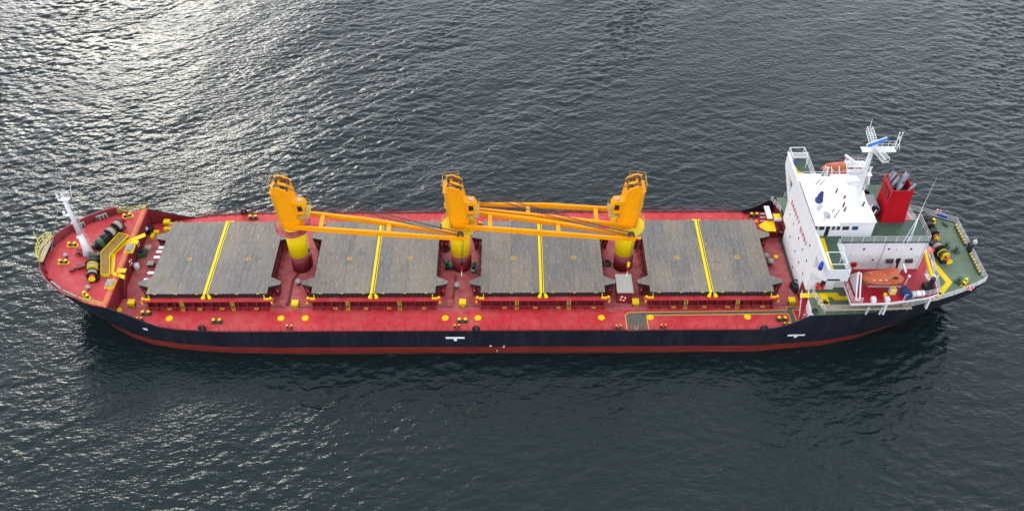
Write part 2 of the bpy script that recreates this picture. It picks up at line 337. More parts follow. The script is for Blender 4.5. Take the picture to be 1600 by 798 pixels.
# ------------------------------------------------------------------ the ship
ship = empty('cargo_ship', (0,0,0))
tag(ship, 'red decked bulk carrier with three orange cranes and white bridge, lying on the open sea', 'ship')
ZM, ZF, ZP, ZB, ZW, ZR = 5.0, 7.9, 8.0, 10.6, 15.9, 18.6   # main, forecastle, poop, boat, bridge decks, wheelhouse roof
OUT = {   # half breadth along the ship at each level
 -2.0: [(-64.5,0),(-62,3),(-58,6.4),(-53,9.4),(-47,11.2),(-38,12.3),(34,12.3),(44,10.3),(52,7.0),(58,3.4),(61,0)],
 0.0: [(-66.8,0),(-65.1,2.4),(-62.3,5.0),(-59.3,7.4),(-55.9,9.4),(-52.7,10.7),(-48.2,11.65),(-42,12.25),(-34,12.58),(35,12.55),(45,11.4),(50.2,10.2),(57.4,7.4),(62,4.4),(65.5,0)],
 1.2: [(-67.2,0),(-65.5,2.6),(-62.8,5.2),(-59.5,7.7),(-55.9,9.6),(-52.6,10.9),(-48,11.8),(-42,12.35),(-34,12.6),(35,12.6),(45,11.7),(50.2,10.6),(57.4,8.2),(62,6.0),(66.8,2.0),(67,0)],
 5.0: [(-68.6,0),(-67.6,3.0),(-65.6,5.6),(-62.6,7.9),(-59.5,9.4),(-56.5,10.3),(-53.4,11.0),(-51.3,11.5),(-47.4,12.2),(-41,12.6),(42,12.6),(48.5,12.2),(54,11.2),(60,9.2),(66,6.6),(68.3,5.4),(68.32,0)],
 9.1: [(-69.9,0),(-69.6,1.8),(-68.5,4.25),(-67,6.2),(-65,7.95),(-63,9.15),(-61,9.95),(-57.5,10.75),(-53.4,11.4),(-47.4,12.3),(-41,12.6),(42,12.65),(48.5,12.45),(54,11.95),(61,10.0),(64,8.9),(68.75,6.6),(68.77,0)]}
LV = sorted(OUT)
def hb1(lv, x):
    P = OUT[lv]; return float(np.interp(x, [p[0] for p in P], [p[1] for p in P], 0, 0))
def hb(x, z):
    z = min(max(z, LV[0]), LV[-1])
    for a, b in zip(LV, LV[1:]):
        if z <= b: t = (z-a)/(b-a); return hb1(a, x)*(1-t)+hb1(b, x)*t
def ztop(x):
    return float(np.interp(x, [-70,-61.8,-60.2,-57.4,-55,-52.5,-50.5,35,37,39,40.6,42], [9.1,9.1,7.9,7.9,6.9,5.7,5.0,5.0,5.15,5.9,7.0,8.0]))
def make_hull():
    nt_ = 240; ts = np.linspace(0, 1, nt_); ts = .5*ts + .5*(.5-.5*np.cos(np.pi*ts))
    rows = []
    zr = [-2.0, -1, 0.0, .32, 1.5, 1.54, 2.3, 3.4, 4.4, None]
    def curve(lv):
        P = OUT[lv]; return P[0][0], P[-1][0]
    def xr(z):
        for a, b in zip(LV, LV[1:]):
            if z <= b: t = (z-a)/(b-a); A, B = curve(a), curve(b); return A[0]*(1-t)+B[0]*t, A[1]*(1-t)+B[1]*t
    V = []; F = []; M = []
    def halfp(z, t):
        for a, b in zip(LV, LV[1:]):
            if z <= b:
                k = (z-a)/(b-a); A, B = curve(a), curve(b)
                xa = A[0]+(A[1]-A[0])*t; xb = B[0]+(B[1]-B[0])*t
                return xa*(1-k)+xb*k, hb1(a, xa)*(1-k)+hb1(b, xb)*k
    grid = {}
    for side in (-1, 1):
        for i, t in enumerate(ts):
            for j, z in enumerate(zr):
                if z is None:
                    x, y = halfp(ZM, t); z2 = ztop(x); x, y = halfp(min(z2, 9.1), t); z2 = ztop(x); x, y = halfp(min(z2, 9.1), t); zz = z2
                elif z == 4.4:
                    x, y = halfp(4.99, t); zz = 4.99
                else: x, y = halfp(z, t); zz = z
                grid[side, i, j] = len(V); V.append((x, y*side, zz))
        for i in range(nt_-1):
            for j in range(len(zr)-1):
                F.append((grid[side,i,j], grid[side,i+1,j], grid[side,i+1,j+1], grid[side,i,j+1])); M.append(2 if j < 3 else 0 if j < 4 else 1)
    e = nt_-1
    for j in range(len(zr)-1):      # transom
        F.append((grid[-1,e,j], grid[1,e,j], grid[1,e,j+1], grid[-1,e,j+1])); M.append(2 if j < 3 else 0 if j < 4 else 1)
    mb = MB(); mb.use('hull_red', True); mb.use('hull_black'); mb.use('hull_slime'); mb.v = V; mb.f = [list(f) for f in F]; mb.m = M; mb.smooth = [True]*len(F)
    o = mb.build('hull', None, ship, 'black topsides over red boot topping')
    me = o.data; bm = bmesh.new(); bm.from_mesh(me); bmesh.ops.remove_doubles(bm, verts=bm.verts, dist=.0005); bmesh.ops.recalc_face_normals(bm, faces=bm.faces)
    for ed in bm.edges:
        if len(ed.link_faces) == 2 and ed.calc_face_angle(0) > rad(35): ed.smooth = False
    bm.to_mesh(me); bm.free()
    return o
hull = make_hull()
def outline(x0, x1, z, inset=.03, n=60, side=0):
    xs = np.linspace(x0, x1, n)
    lo = [(x, -(max(hb(x, z)-inset, 0))) for x in xs]; hi = [(x, max(hb(x, z)-inset, 0)) for x in xs]
    return lo + hi[::-1]
def deck(name, mat, x0, x1, z, label, th=.12, **k):
    mb = MB(); P = outline(x0, x1, z, .07, **k); mb.prism(P, z-th, z); return mb.build(name, mat, ship, label)
main_deck = deck('main_deck', 'deck_red', -57.3, 42.3, ZM, 'long crimson deck around the hatches', n=120)
fore_deck = deck('forecastle_deck', 'fore_red', -69.4, -57.3, ZF, 'raised pinkish red bow deck')
poop_deck = deck('poop_deck', 'green', 42.3, 68.74, ZP, 'green painted stern deck')
# bulkheads at the breaks
mb = MB(); b = hb(-57.3, 5)-.08; b1 = hb(-57.3, ZF)-.08; mb.prism([(-b, ZM), (b, ZM), (b1, ZF-.01), (-b1, ZF-.01)], -57.42, -57.22, 'x'); mb.build('forecastle_bulkhead', 'maroon', ship)
mb = MB(); mb.use('maroon'); mb.box(42.2, 42.5, 5.6, 12.5, ZM, ZP-.01); mb.cut(); mb.use('white'); mb.box(42.2, 42.5, -12.5, -9.6, ZM, ZP-.01); mb.use('maroon'); mb.box(42.2, 42.5, -9.6, -5.9, ZM, ZP-.01); mb.build('poop_bulkhead', None, ship)

def strip(xs, zf, inset, th, name, mats, parent, top=None):
    """a plate standing on the deck edge following the hull's outline; mats = (inside, cap)"""
    mb = MB(); mb.use(mats[0]); 
    for side in (-1, 1):
        if ztop(xs[0]) < 9: mb.cut()
        for a, b in zip(xs, xs[1:]):
            pa = [(a, (hb(a, ztop(a))-inset)*side), (b, (hb(b, ztop(b))-inset)*side)]
            qa = [(a, max(hb(a, ztop(a))-inset-th, 0)*side), (b, max(hb(b, ztop(b))-inset-th, 0)*side)]; fa = [(a, max(hb(a, zf)-.1, 0)*side), (b, max(hb(b, zf)-.1, 0)*side)]
            za, zb = ztop(a)+.02, ztop(b)+.02
            mb.use(mats[0]); mb.add([(*fa[0], zf), (*fa[1], zf), (*qa[1], zb-.06), (*qa[0], za-.06)], [(0,1,2,3)])
            mb.use(mats[1]); V = [(*qa[0], za-.06), (*qa[1], zb-.06), (*qa[1], zb+.03), (*qa[0], za+.03), (*pa[0], za-.06), (*pa[1], zb-.06), (*pa[1], zb+.03), (*pa[0], za+.03)]
            mb.add(V, [(0,1,2,3), (3,2,6,7), (5,4,7,6), (0,3,7,4), (1,5,6,2)])
    return mb.build(name, None, ship)
bx = list(-69.9 + (np.linspace(0, 1, 40)**1.7)*(69.9-60.2))
bul = strip(bx, ZF, -.03, .22, 'bow_bulwark', ('maroon', 'rail_red'), ship)
mb = MB()
for side in (-1, 1):                                 # stays inside the bow bulwark
    for x in (-68.6, -67.4, -66.2, -65, -63.8, -62.6, -61.6):
        y = (hb(x, 9.1)-.2)*side; n = Vector((-(hb(x+.5, 9.1)-hb(x-.5, 9.1))*1.0, side*-1.0*-1, 0)); n = Vector((hb(x+.5, 9.1)-hb(x-.5, 9.1), -side, 0)).normalized()
        p = Vector((x, y, 0)); q = p+n*.75
        mb.cut(); mb.add([(*p.xy, ZF), (*q.xy, ZF), (*p.xy, 8.95), (p.x+.06, p.y, ZF), (q.x+.06, q.y, ZF), (p.x+.06, p.y, 8.95)], [(0,1,2),(5,4,3),(0,2,5,3),(1,4,5,2)])
mb.build('bulwark_stay', 'maroon', bul)
strip(list(np.linspace(-57.2, -50.6, 14)), ZM, -.03, .15, 'forward_bulwark', ('maroon', 'hull_black'), ship)
strip(list(np.linspace(35.4, 42.1, 16)), ZM, -.03, .15, 'after_bulwark', ('hull_black', 'hull_black'), ship)

# sheer edge bar along the main deck and rub marks on the hull side
mb = MB()
for side in (-1, 1):
    mb.cut(); xs = np.linspace(-50.5, 36.5, 60)
    for a, b in zip(xs, xs[1:]): mb.beam((a, side*(hb(a, 5)-.02), ZM+.05), (b, side*(hb(b, 5)-.02), ZM+.05), .12, .14)
mb.build('deck_edge', 'maroon', ship)
def hull_patch(mb, x0, x1, z0, z1, off=.02, n=6):
    for i in range(n):
        a = x0+(x1-x0)*i/n; b = x0+(x1-x0)*(i+1)/n
        V = [(a, -hb(a, z0)-off, z0), (b, -hb(b, z0)-off, z0), (b, -hb(b, z1)-off, z1), (a, -hb(a, z1)-off, z1)]
        V += [(p[0], p[1]+off+.01, p[2]) for p in V]
        mb.add(V, [(0,1,2,3), (7,6,5,4), (0,4,5,1), (1,5,6,2), (2,6,7,3), (3,7,4,0)])
for X0, X1, Z in ((-55.4, -52.4, 3.75), (-9.4, -6.7, 3.35), (39.6, 42.1, 3.4)):
    mb = MB(); hull_patch(mb, X0, X1, Z, Z+.38); hull_patch(mb, (X0+X1)/2-.22, (X0+X1)/2+.22, Z-.5, Z-.005, n=2); mb.build('tug_mark', 'marking_white', hull)
mb = MB(); hull_patch(mb, -3.2, -2.8, 1.62, 1.7, n=1); hull_patch(mb, -3.05, -2.95, 1.56, 1.95, .022, n=1); mb.cut(); hull_patch(mb, -1.12, -1.02, 1.35, 1.85, n=1); hull_patch(mb, -1.3, -1.13, 1.35, 1.44, n=1); mb.cut(); hull_patch(mb, -2.12, -2.05, .35, .85, n=1)
mb.build('load_line_mark', 'marking_white', hull)

# painted walkways on the main deck
def painted(name, poly, z, mat, edge=None, parent=ship, label=None):
    mb = MB(); mb.use(mat); mb.sheet(poly, z+.014, .004)
    if edge:
        mb.use(edge); n = len(poly)
        for i in range(n): 
            a = Vector((*poly[i], z+.024)); b_ = Vector((*poly[(i+1) % n], z+.024)); mb.beam(a, b_, .12, .006)
    return mb.build(name, None, parent, label)
P = [D(*p, ZM) for p in ((982,488),(1229,484.5),(1229,479),(1248,479),(1248,483.5),(1238,483.5),(1246,505),(1237,508),(1232,490),(1010,492.5),(1014,515.5),(980,516),(977,492.5))]
painted('painted_walkway', P, ZM, 'walk_grey', 'yellow_line', label='dark grey walkway painted with yellow edges')
for x, y in ((185,484.5),(264.7,497.4),(439,497),(477,497),(695.7,496.7),(747,496.6),(939.5,496),(1016,495.5),(1168,494.8)):
    mb = MB(); c = D(x, y, ZM); mb.cyl(c[0], c[1], ZM, ZM+.07, .5, 20); mb.cyl(c[0], c[1], ZM+.07, ZM+.11, .4, 20); mb.build('manhole_cover', 'yellow', ship)
# paint faded to a dusty pink on the cross decks
for x0, x1 in ((-57.1, -52.9), (-35.0, -29.0), (-10.7, -4.6), (13.7, 19.8), (38.1, 42.1)):
    rr_ = random.Random(int(x0)); P = [(x0, -8.6)]+[(x0+(x1-x0)*k/7, -8.9+rr_.uniform(-.5, .5)) for k in range(1, 7)]+[(x1, -8.5), (x1, 8.4)]+[(x1-(x1-x0)*k/7, 8.7+rr_.uniform(-.5, .5)) for k in range(1, 7)]+[(x0, 8.4)]
    mb = MB(); mb.use('deck_faded'); mb.sheet(P, ZM+.004); mb.build('faded_deck', None, ship)
# rails along the ship's side
mb = MB()
for side in (-1, 1):
    mb.cut(); xs = np.linspace(-50.4, 36.5, 60)
    for a, b in zip(xs, xs[1:]):
        pa = Vector((a, side*(hb(a, 5)-.15), ZM)); pb = Vector((b, side*(hb(b, 5)-.15), ZM)); mb.tube(pa, pa+Vector((0,0,1.0)), .035, 5); mb.tube(pa, pa+Vector((0, -side*.45, .02)), .03, 4)
        for h in (.5, 1.0): mb.tube(pa+Vector((0,0,h)), pb+Vector((0,0,h)), .022, 5)
mb.build('side_railing', 'rail_red', ship)

# ------------------------------------------------------------------ hatches
def make_hatch(x0, x1, wear):
    h = empty('cargo_hatch', ((x0+x1)/2, 0, ZM), 0, ship); l = (x1-x0)/2; w = 7.65; zt = 2.65; zb = 1.85
    # coaming with stays (local coordinates)
    mb = MB(); mb.use('maroon')
    for s in (-1, 1):
        mb.box(-l-.05, l+.05, s*(w+.05)-.08, s*(w+.05)+.08, 0, zb-.1)
        mb.use('deck_red'); mb.box(-l-.9, l+.9, s*(w+.02), s*(w+.75), zb-.14, zb-.04); mb.use('maroon')
        mb.beam((-l-.9, s*(w+.73), zb-.2), (l+.9, s*(w+.73), zb-.2), .06, .2)
        n = 13
        for i in range(n+1):
            x = -l+.2+(2*l-.4)*i/n+random.uniform(-.12, .12); y0 = s*(w+.13); y1 = s*(w+.7); y2 = s*(w+.95)
            mb.add([(x-.03,y0,0),(x-.03,y2,0),(x-.03,y1,zb-.14),(x-.03,y0,zb-.14),(x+.03,y0,0),(x+.03,y2,0),(x+.03,y1,zb-.14),(x+.03,y0,zb-.14)], [(0,1,2,3),(7,6,5,4),(0,4,5,1),(1,5,6,2),(2,6,7,3),(3,7,4,0)])
            mb.beam((x, s*(w+.97), 0), (x, s*(w+.74), zb-.14), .16, .05)
        mb.tube((-l-2.4, s*(w+1.05), .9), (l+2.4, s*(w+1.05), .9), .07, 8)
    for s in (-1, 1):
        mb.box(s*(l-.02)-.08, s*(l-.02)+.08, -w, w, 0, zb-.1)
        for i in range(9):
            y = -w+.9+i*(2*w-1.8)/8
            mb.box(s*(l+.06), s*(l+.55), y-.05, y+.05, 1.25, 1.35); mb.beam((s*(l+.08), y, 1.3), (s*(l+.6), y, .05), .08, .08); mb.beam((s*(l+.08), y, 1.75), (s*(l+.55), y, 1.3), .06, .06)
        mb.box(s*(l+.5), s*(l+.62), -w+.6, w-.6, 1.25, 1.37)
        mb.beam((s*(l+.3), -w+.5, .75), (s*(l+.3), w-.5, .75), .08, .08)
    mb.build('coaming', None, h)
    gap = .1
    for s in (-1, 1):                      # two folding cover panels
        mb = MB(); a, b = (-l, -gap) if s < 0 else (gap, l)
        mb.use('hatch'); mid = (a+b)/2; ys = [-w, w]
        for p, q in ((a, mid-.015), (mid+.015, b)): mb.box(p, q, -w, w, zt-.06, zt)
        mb.use('black'); mb.box(a+.02, b-.02, -w+.02, w-.02, zb, zt-.063)
        mb.use('dark_grey')
        for i in range(15):                # ribs of the skirt
            x = a+.3+(b-a-.6)*i/14
            for t in (-1, 1): mb.box(x-.03, x+.03, t*(w-.02), t*(w+.05), zb+.02, zt-.08)
        mb.use('yellow')
        for k in range(3):
            x = a+(b-a)*(.15+.35*k)
            for t in (-1, 1):
                for d in (-.12, .12): mb.box(x+d-.06, x+d+.06, t*(w-.03), t*(w+.06), zt-.1, zt+.03)
        p = mb.build('cover_panel', None, h)
        mb = MB(); mb.use('mustard'); cx, cy = (a+b)/2+.3, -.6; mb.ring((cx, cy, zt+.01), .34, .06, 20, 6)
        for k in range(4): mb.beam((cx+.36*math.cos(k*math.pi/2+.6), cy+.36*math.sin(k*math.pi/2+.6), zt+.03), (cx, cy, zt+.03), .2, .05)
        mb.build('lifting_ring', None, p)
        # triangular wings at the outer corners with their rests
        for t in (-1, 1):
            mb = MB(); mb.use('hatch'); yb = t*(w-(2.3 if t < 0 else 3.2)); x = s*l
            P = [(x, yb+1.1), (x+s*1.75, yb-t*-.1+.2), (x+s*1.6, yb-.45), (x, yb-.9)]
            mb.prism(P if s > 0 else P, zt-.09, zt-.03); mb.use('black'); mb.prism([(x+s*.02, yb+1.0), (x+s*1.7, yb+.2), (x+s*1.55, yb-.4), (x+s*.02, yb-.85)], zt-.6, zt-.093)
            mb.use('maroon'); mb.prism([(x+s*.62, 0), (x+s*1.15, 0), (x+s*1.5, 2.05), (x+s*.62, 2.05)], yb-.45, yb-.3, 'y'); mb.prism([(x+s*.62, 0), (x+s*1.15, 0), (x+s*1.5, 2.05), (x+s*.62, 2.05)], yb+.3, yb+.45, 'y'); mb.box(x+s*.62, x+s*.72, yb-.45, yb+.45, 0, 2.05)
            mb.use('deck_red_worn'); mb.tube((x+s*1.0, yb-.46, 1.25), (x+s*1.0, yb-.5, 1.25), .2, 12)
            mb.build('cover_wing', None, h)
    mb = MB(); mb.use('yellow')
    mb.box(-.44, -.07, -w-.12, w+.12, zt-.02, zt+.06); mb.box(.07, .18, -w-.12, w+.12, zt-.02, zt+.05)
    mb.use('black'); mb.box(-.05, .05, -w, w, zt-.1, zt+.012)
    mb.use('yellow')
    for t in (-1, 1):
        for s in (-1, 1):
            mb.obox((s*.42, t*(w+.3), zt-.7), .5, .35, .4, s*.4); mb.beam((s*.25, t*(w+.1), zt-.1), (s*.6, t*(w+.6), zt-.5), .3, .2)
    mb.build('joint_cover', None, h)
    for s in (-1, 1):
        for t in (-1, 1):
            mb = MB(); x = s*(l+.5); y = t*(w+.35); mb.ball((x, y, zb+.2), .2, .2, .2); mb.obox((x-s*.6, y, zb-.04), .8, .24, .18); mb.cyl(x+s*.15, y+t*.3, 1.3, 1.75, .16, 8); mb.cyl(x-s*.9, y-t*.1, zb, zb+.7, .07, 6); mb.build('cover_roller', 'yellow', h)
    mb = MB()                              # yellow steps and eyes on the coaming
    for x in (-l*.62, -l*.12, l*.25, l*.82): 
        for t in (-1, 1):
            mb.cut()
            for dx, dy, a, b_ in ((0,-.14,.5,.06),(0,.14,.5,.06),(-.25,0,.06,.28),(.25,0,.06,.28)): mb.obox((x+dx, t*(w+1.2)+dy, .75), a, b_, .06)
    mb.build('foot_step', 'yellow_line', h)
    for x in (-l*.42, l*.42):
        mb = MB()
        for d in (-.22, 0, .22): mb.tube((x+d, -w-1.0, .05), (x+d, -w-.78, zb-.1), .035, 5)
        mb.build('coaming_ladder', 'yellow_rail', h)
    return h
for x0, x1 in ((-52.6, -35.2), (-28.8, -10.95), (-4.4, 13.5), (20.05, 37.9)): make_hatch(x0, x1, 0)

# ------------------------------------------------------------------ cranes
def make_crane(x, s, aim, label, yellow_ring):
    c = empty('deck_crane', (x, .35, ZM), 0, ship); c['label'] = label
    mb = MB(); mb.sm = True; mb.use('maroon'); mb.cyl(0, 0, 0, 3.05, 1.4, 32); mb.use('yellow'); mb.cyl(0, 0, 3.05, 8.6, 1.38, 32, 1.42)
    mb.sm = False; mb.use('maroon'); mb.obox((1.15, .5, 0), .7, 1.0, 2.2)
    mb.use('yellow'); mb.tube((1.3, .9, 3), (1.35, .9, 8.3), .05, 5); mb.tube((1.3, 1.3, 3), (1.35, 1.3, 8.3), .05, 5)
    mb.build('pedestal', None, c)
    rm = 'yellow' if yellow_ring else 'deck_red_worn'
    mb = MB(); mb.use(rm); mb.cyl(0, 0, 8.35, 8.5, 2.55, 36); mb.cyl(0, 0, 8.0, 8.35, 1.7, 24)
    for i in range(12):
        a = 2*math.pi*i/12; mb.beam((1.4*math.cos(a), 1.4*math.sin(a), 7.6), (2.4*math.cos(a), 2.4*math.sin(a), 8.3), .06, .25)
    mb.build('platform', None, c)
    mb = MB(); mb.use('yellow_rail' if yellow_ring else 'rail_red'); n = 18
    for i in range(n):
        a, b = 2*math.pi*i/n, 2*math.pi*(i+1)/n; p = Vector((2.5*math.cos(a), 2.5*math.sin(a), 8.5)); q = Vector((2.5*math.cos(b), 2.5*math.sin(b), 8.5))
        mb.tube(p, p+Vector((0,0,1)), .03, 5)
        for h in (.5, 1.0): mb.tube(p+Vector((0,0,h)), q+Vector((0,0,h)), .022, 5)
    mb.build('platform_railing', None, c)
    # slewing tower, leaning away from the jib
    w = 1.5
    def X(v): return s*v
    mb = MB(); mb.use('orange')
    prof = [(-1.2, 9.0), (1.5, 9.0), (1.55, 9.9), (.7, 15.5), (.5, 15.9), (-1.75, 15.9), (-1.72, 14.8)]
    mb.prism([(X(a), b) for a, b in prof], -w, w, 'y')
    mb.sm = True; mb.tube((X(.25), 0, 8.52), (X(.25), 0, 9.0), 1.2, 24, 1.55)
    mb.sm = False
    tw = mb.build('tower', None, c)
    bm = bmesh.new(); bm.from_mesh(tw.data); bm.edges.ensure_lookup_table()
    es = [e for e in bm.edges if abs(e.verts[0].co.y) > 1.45 and abs(e.verts[1].co.y) > 1.45]
    bmesh.ops.bevel(bm, geom=es, offset=.14, segments=3, affect='EDGES'); bm.to_mesh(tw.data); bm.free()
    mb = MB(); mb.use('mustard')                     # ladder up the near face of the tower
    for e in (-.2, .2): mb.tube((X(-1.25+e*.9), -w-.1, 9.2), (X(-1.55+e*.9), -w-.1, 15.8), .03, 5)
    for k in range(18): mb.tube((X(-1.43-k*.0167), -w-.1, 9.4+k*.36), (X(-1.07-k*.0167), -w-.1, 9.4+k*.36), .02, 4)
    mb.build('tower_ladder', None, c)
    # head with sheaves and guards
    mb = MB(); mb.use('orange')
    mb.prism([(X(-1.5), 15.90), (X(.7), 15.90), (X(.3), 16.40), (X(-.7), 16.84), (X(-1.6), 16.69)], -1.45, -1.25, 'y'); mb.prism([(X(-1.5), 15.90), (X(.7), 15.90), (X(.3), 16.40), (X(-.7), 16.84), (X(-1.6), 16.69)], 1.25, 1.45, 'y')
    mb.prism([(X(-1.3), 15.90), (X(.5), 15.90), (X(.1), 16.33), (X(-.9), 16.55)], -.3, .3, 'y')
    mb.tube((X(-.8), -1.5, 16.40), (X(-.8), 1.5, 16.40), .16, 8); mb.box(X(-1.95), X(-1.55), -1.3, 1.3, 15.68, 15.79)
    mb.use('rope_dark'); 
    for y in (-.95, -.6, .6, .95): mb.ring((X(-.8), y, 16.37), .5, .09, 18, 6, 'y'); mb.ring((X(.25), y, 16.08), .34, .08, 16, 6, 'y')
    mb.build('sheave_head', None, c)
    mb = MB(); mb.use('mustard'); mb.rail([(X(-2.0), 1.4, 16.19), (X(-2.0), -1.4, 16.19), (X(-.2), -1.5, 16.62)], .9, 2, 1.0, .028); mb.rail([(X(-2.0), 1.4, 16.19), (X(.2), 1.5, 16.33)], 1.0, 2, .9, .028); mb.build('head_railing', None, c)
    # winch bulges on the back of the tower
    mb = MB(); mb.use('orange', True); mb.ball((X(-1.5), .2, 12.4), .5, 1.0, .7); mb.build('motor_cover', None, c)
    # operator's cab on the jib side
    mb = MB(); mb.use('orange'); mb.prism([(X(1.0), 11.7), (X(2.45), 11.9), (X(2.7), 13.0), (X(2.35), 13.8), (X(.8), 14.0)], -1.3, .2, 'y')
    mb.use('glass'); mb.prism([(X(1.6), 12.4), (X(2.3), 12.5), (X(2.2), 13.35), (X(1.55), 13.35)], -1.33, -1.302, 'y'); mb.box(X(2.0), X(2.4), -.9, -.3, 13.98, 14.03) if False else None
    cab = mb.build('cab', None, c)
    mb = MB(); mb.use('pale_grey'); mb.obox((X(1.9), -.6, 14.0), .5, .5, .08); mb.build('roof_hatch', None, cab)
    mb = MB(); mb.use('glass'); mb.prism([(X(2.86), -1.2), (X(2.92), .1), (X(2.86), .1)], 12.2, 12.9) if False else mb.prism([(X(2.50), 12.1), (X(2.53), 12.1), (X(2.73), 12.95), (X(2.70), 12.95)], -1.15, .05, 'y'); mb.build('front_window', None, cab)
    mb = MB(); mb.use('mustard'); mb.rail([(X(2.95), -1.5, 11.4), (X(2.95), 1.2, 11.4), (X(1.5), 1.6, 11.4)], 1.0, 2, .9, .025); mb.box(X(1.2), X(3.0), -1.5, 1.3, 11.3, 11.4); mb.build('cab_walkway', None, c)
    # jib: two box girders that close towards the tip
    Lj = 25.0; zj = 9.8; a = aim; ca, sa = math.cos(a), math.sin(a)
    def J(u, v, z): return (X(u*ca)-0*v, u*sa+v*ca, z) if s > 0 else (-(u*ca), u*sa+v*ca, z)
    mb = MB(); mb.use('orange')
    for t in (-1, 1):
        p0 = Vector(J(-.7, t*1.72, zj)); p1 = Vector(J(Lj*.45, t*1.30, zj+.1)); p2 = Vector(J(Lj, t*.42, zj))
        mb.beam(p0, p1, .34, .62, .36, .85); mb.beam(p1, p2, .36, .85, .3, .5)
    for u, v in ((4.6, 1.62), (14.5, 1.05), (Lj-.4, .5)):
        mb.beam(J(u, -v, zj+.05), J(u, v, zj+.05), .55, .5)
    mb.beam(J(Lj, -.55, zj), J(Lj, .55, zj), 1.0, .55); mb.beam(J(Lj+.2, .0, zj), J(Lj+1.3, .1, zj-.15), .22, .3)
    mb.build('jib', None, c)
    mb = MB(); mb.use('rope_dark')
    for t in (-.3, 0, .3): mb.ring(J(Lj-.1, t, zj+.35), .38, .1, 16, 6, 'y')
    mb.build('jib_sheave', None, c)
    mb = MB(); mb.use('rope_dark')
    for t in (-.55, -.3, .3, .55):
        p = Vector((X(-.3), t*1.2, 16.5)); q = Vector(J(Lj-.2, t*.7, zj+.6)); m_ = (p+q)/2-Vector((0,0,1.3)); pts = [p*(1-k)**2+m_*2*k*(1-k)+q*k*k for k in np.linspace(0, 1, 9)]
        mb.path(pts, .045, 5)
    mb.build('luffing_wire', None, c)
    # hook block and lashing down to the deck
    tip = Vector(J(Lj+.1, -.3, zj)); low = Vector((tip.x-X(.1)*3, tip.y-.4, 2.6))
    mb = MB(); mb.use('rope_dark'); mb.tube(tip, tip.lerp(low, .62), .04, 5); mb.tube(tip+Vector((.25,0,0)), tip.lerp(low, .62)+Vector((.1,0,0)), .04, 5)
    mb.use('yellow' if yellow_ring else 'black'); mb.tube(tip.lerp(low, .62), tip.lerp(low, .72), .22, 8); mb.use('red'); mb.tube(tip.lerp(low, .72), tip.lerp(low, .86), .16, 8); mb.use('marking_white'); mb.tube(tip.lerp(low, .86), low, .07, 6)
    mb.build('hook_block', None, c)
    return c
make_crane(-31.75, 1, -.155, 'forward crane, orange tower over a pink ringed yellow column', False)
make_crane(-7.55, 1, -.165, 'middle crane, orange tower on a yellow ringed column', True)
make_crane(16.9, -1, .115, 'after crane with its jib turned towards the bow', True)

# ------------------------------------------------------------------ accommodation, bridge, funnel
acc = empty('accommodation_block', (0,0,0), 0, ship)
XF = 42.3
mb = MB(); mb.use('white')
mb.box(XF+.3, 46.2, -7.6, 7.6, ZP, ZW-.12); mb.box(46.2, 60.0, -7.2, 7.2, ZP, ZB-.18); mb.box(XF+.05, XF+.3, -5.9, 9.6, ZM, ZP)
mb.box(46.2, 55.9, -6.1, 6.1, ZB, ZW-.12); mb.box(55.9, 58.1, -6.1, -1.7, ZB, ZW-.12)
mb.build('house_wall', None, acc)
# front screen: a plate that spreads into the bridge wings
def scr(poly, x0, x1, mbx): mbx.prism(poly, x0, x1, 'x')
mb = MB(); mb.use('white')
scr([(-7.6, ZP-.02), (7.6, ZP-.02), (7.6, 14.9), (-7.6, 14.9)], XF, XF+.3, mb)
scr([(-6.1, ZM+.02), (9.2, ZM+.02), (9.2, ZP-.02), (-6.1, ZP-.02)], XF-.02, XF+.04, mb)
scr([(-12.55, 14.9), (12.55, 14.9), (12.55, 17.0), (-12.55, 17.0)], XF, XF+.12, mb)
for s in (-1, 1):
    P = [(s*7.6, 11.6), (s*7.6, 12.7), (s*10.4, 14.9), (s*12.55, 14.9), (s*12.3, 14.6)]
    scr(P, XF, XF+.3, mb)
mb.prism([(XF-.12, 17.0), (XF+.24, 17.0), (XF+.24, 17.1), (XF-.12, 17.1)], -12.6, 12.6, 'y')
front = mb.build('front_screen', None, acc, 'off white bridge front lettered in red')
# bridge deck with wings
mb = MB(); mb.use('green_dark')
bridge_poly = [(XF+.13, -12.5), (45.2, -12.5), (45.2, -6.2), (55.9, -6.2), (58.2, -6.2), (58.2, -1.6), (55.9, -1.6), (55.9, 6.2), (45.2, 6.2), (45.2, 12.5), (XF+.13, 12.5)]
mb.prism(bridge_poly, ZW-.1, ZW); mb.build('bridge_deck', None, acc)
mb = MB(); mb.use('white')
for s in (-1, 1):
    mb.cut(); mb.box(XF+.12, 45.3, s*12.5, s*12.6, 14.9, 17.0) if s < 0 else mb.box(XF+.12, 45.3, 12.5, 12.6, 15.2, 17.0)
    mb.box(45.2, 45.3, s*7.61, s*12.5, 15.3, ZW-.02)
mb.build('wing_end', None, acc)
mb = MB(); mb.use('black'); mb.box(42.5, 44.2, -12.63, -12.602, 15.0, 15.3); mb.build('wing_vent', None, acc)
mb = MB(); mb.use('yellow'); mb.sheet([(42.75, -11.5), (43.5, -11.5), (43.6, -8.2), (43.75, -5.2), (42.95, -5.2), (42.8, -8.2)], ZW+.002); mb.cut(); mb.sheet([(42.8, 12.0), (43.2, 12.0), (43.35, 9.6), (44.4, 8.6), (44.5, 5.2), (43.6, 5.2), (43.4, 8.2), (42.9, 9.2)], ZW+.002); mb.build('walkway_marking', None, acc)
mb = MB(); mb.use('white')
mb.rail([(45.25, -12.55, 16.0), (45.25, -6.6, ZW)], 1.1, 3, 1.4, .035); mb.cut(); mb.rail([(45.25, 12.55, 16.0), (45.25, 5.4, ZW)], 1.1, 3, 1.2, .035); mb.cut()
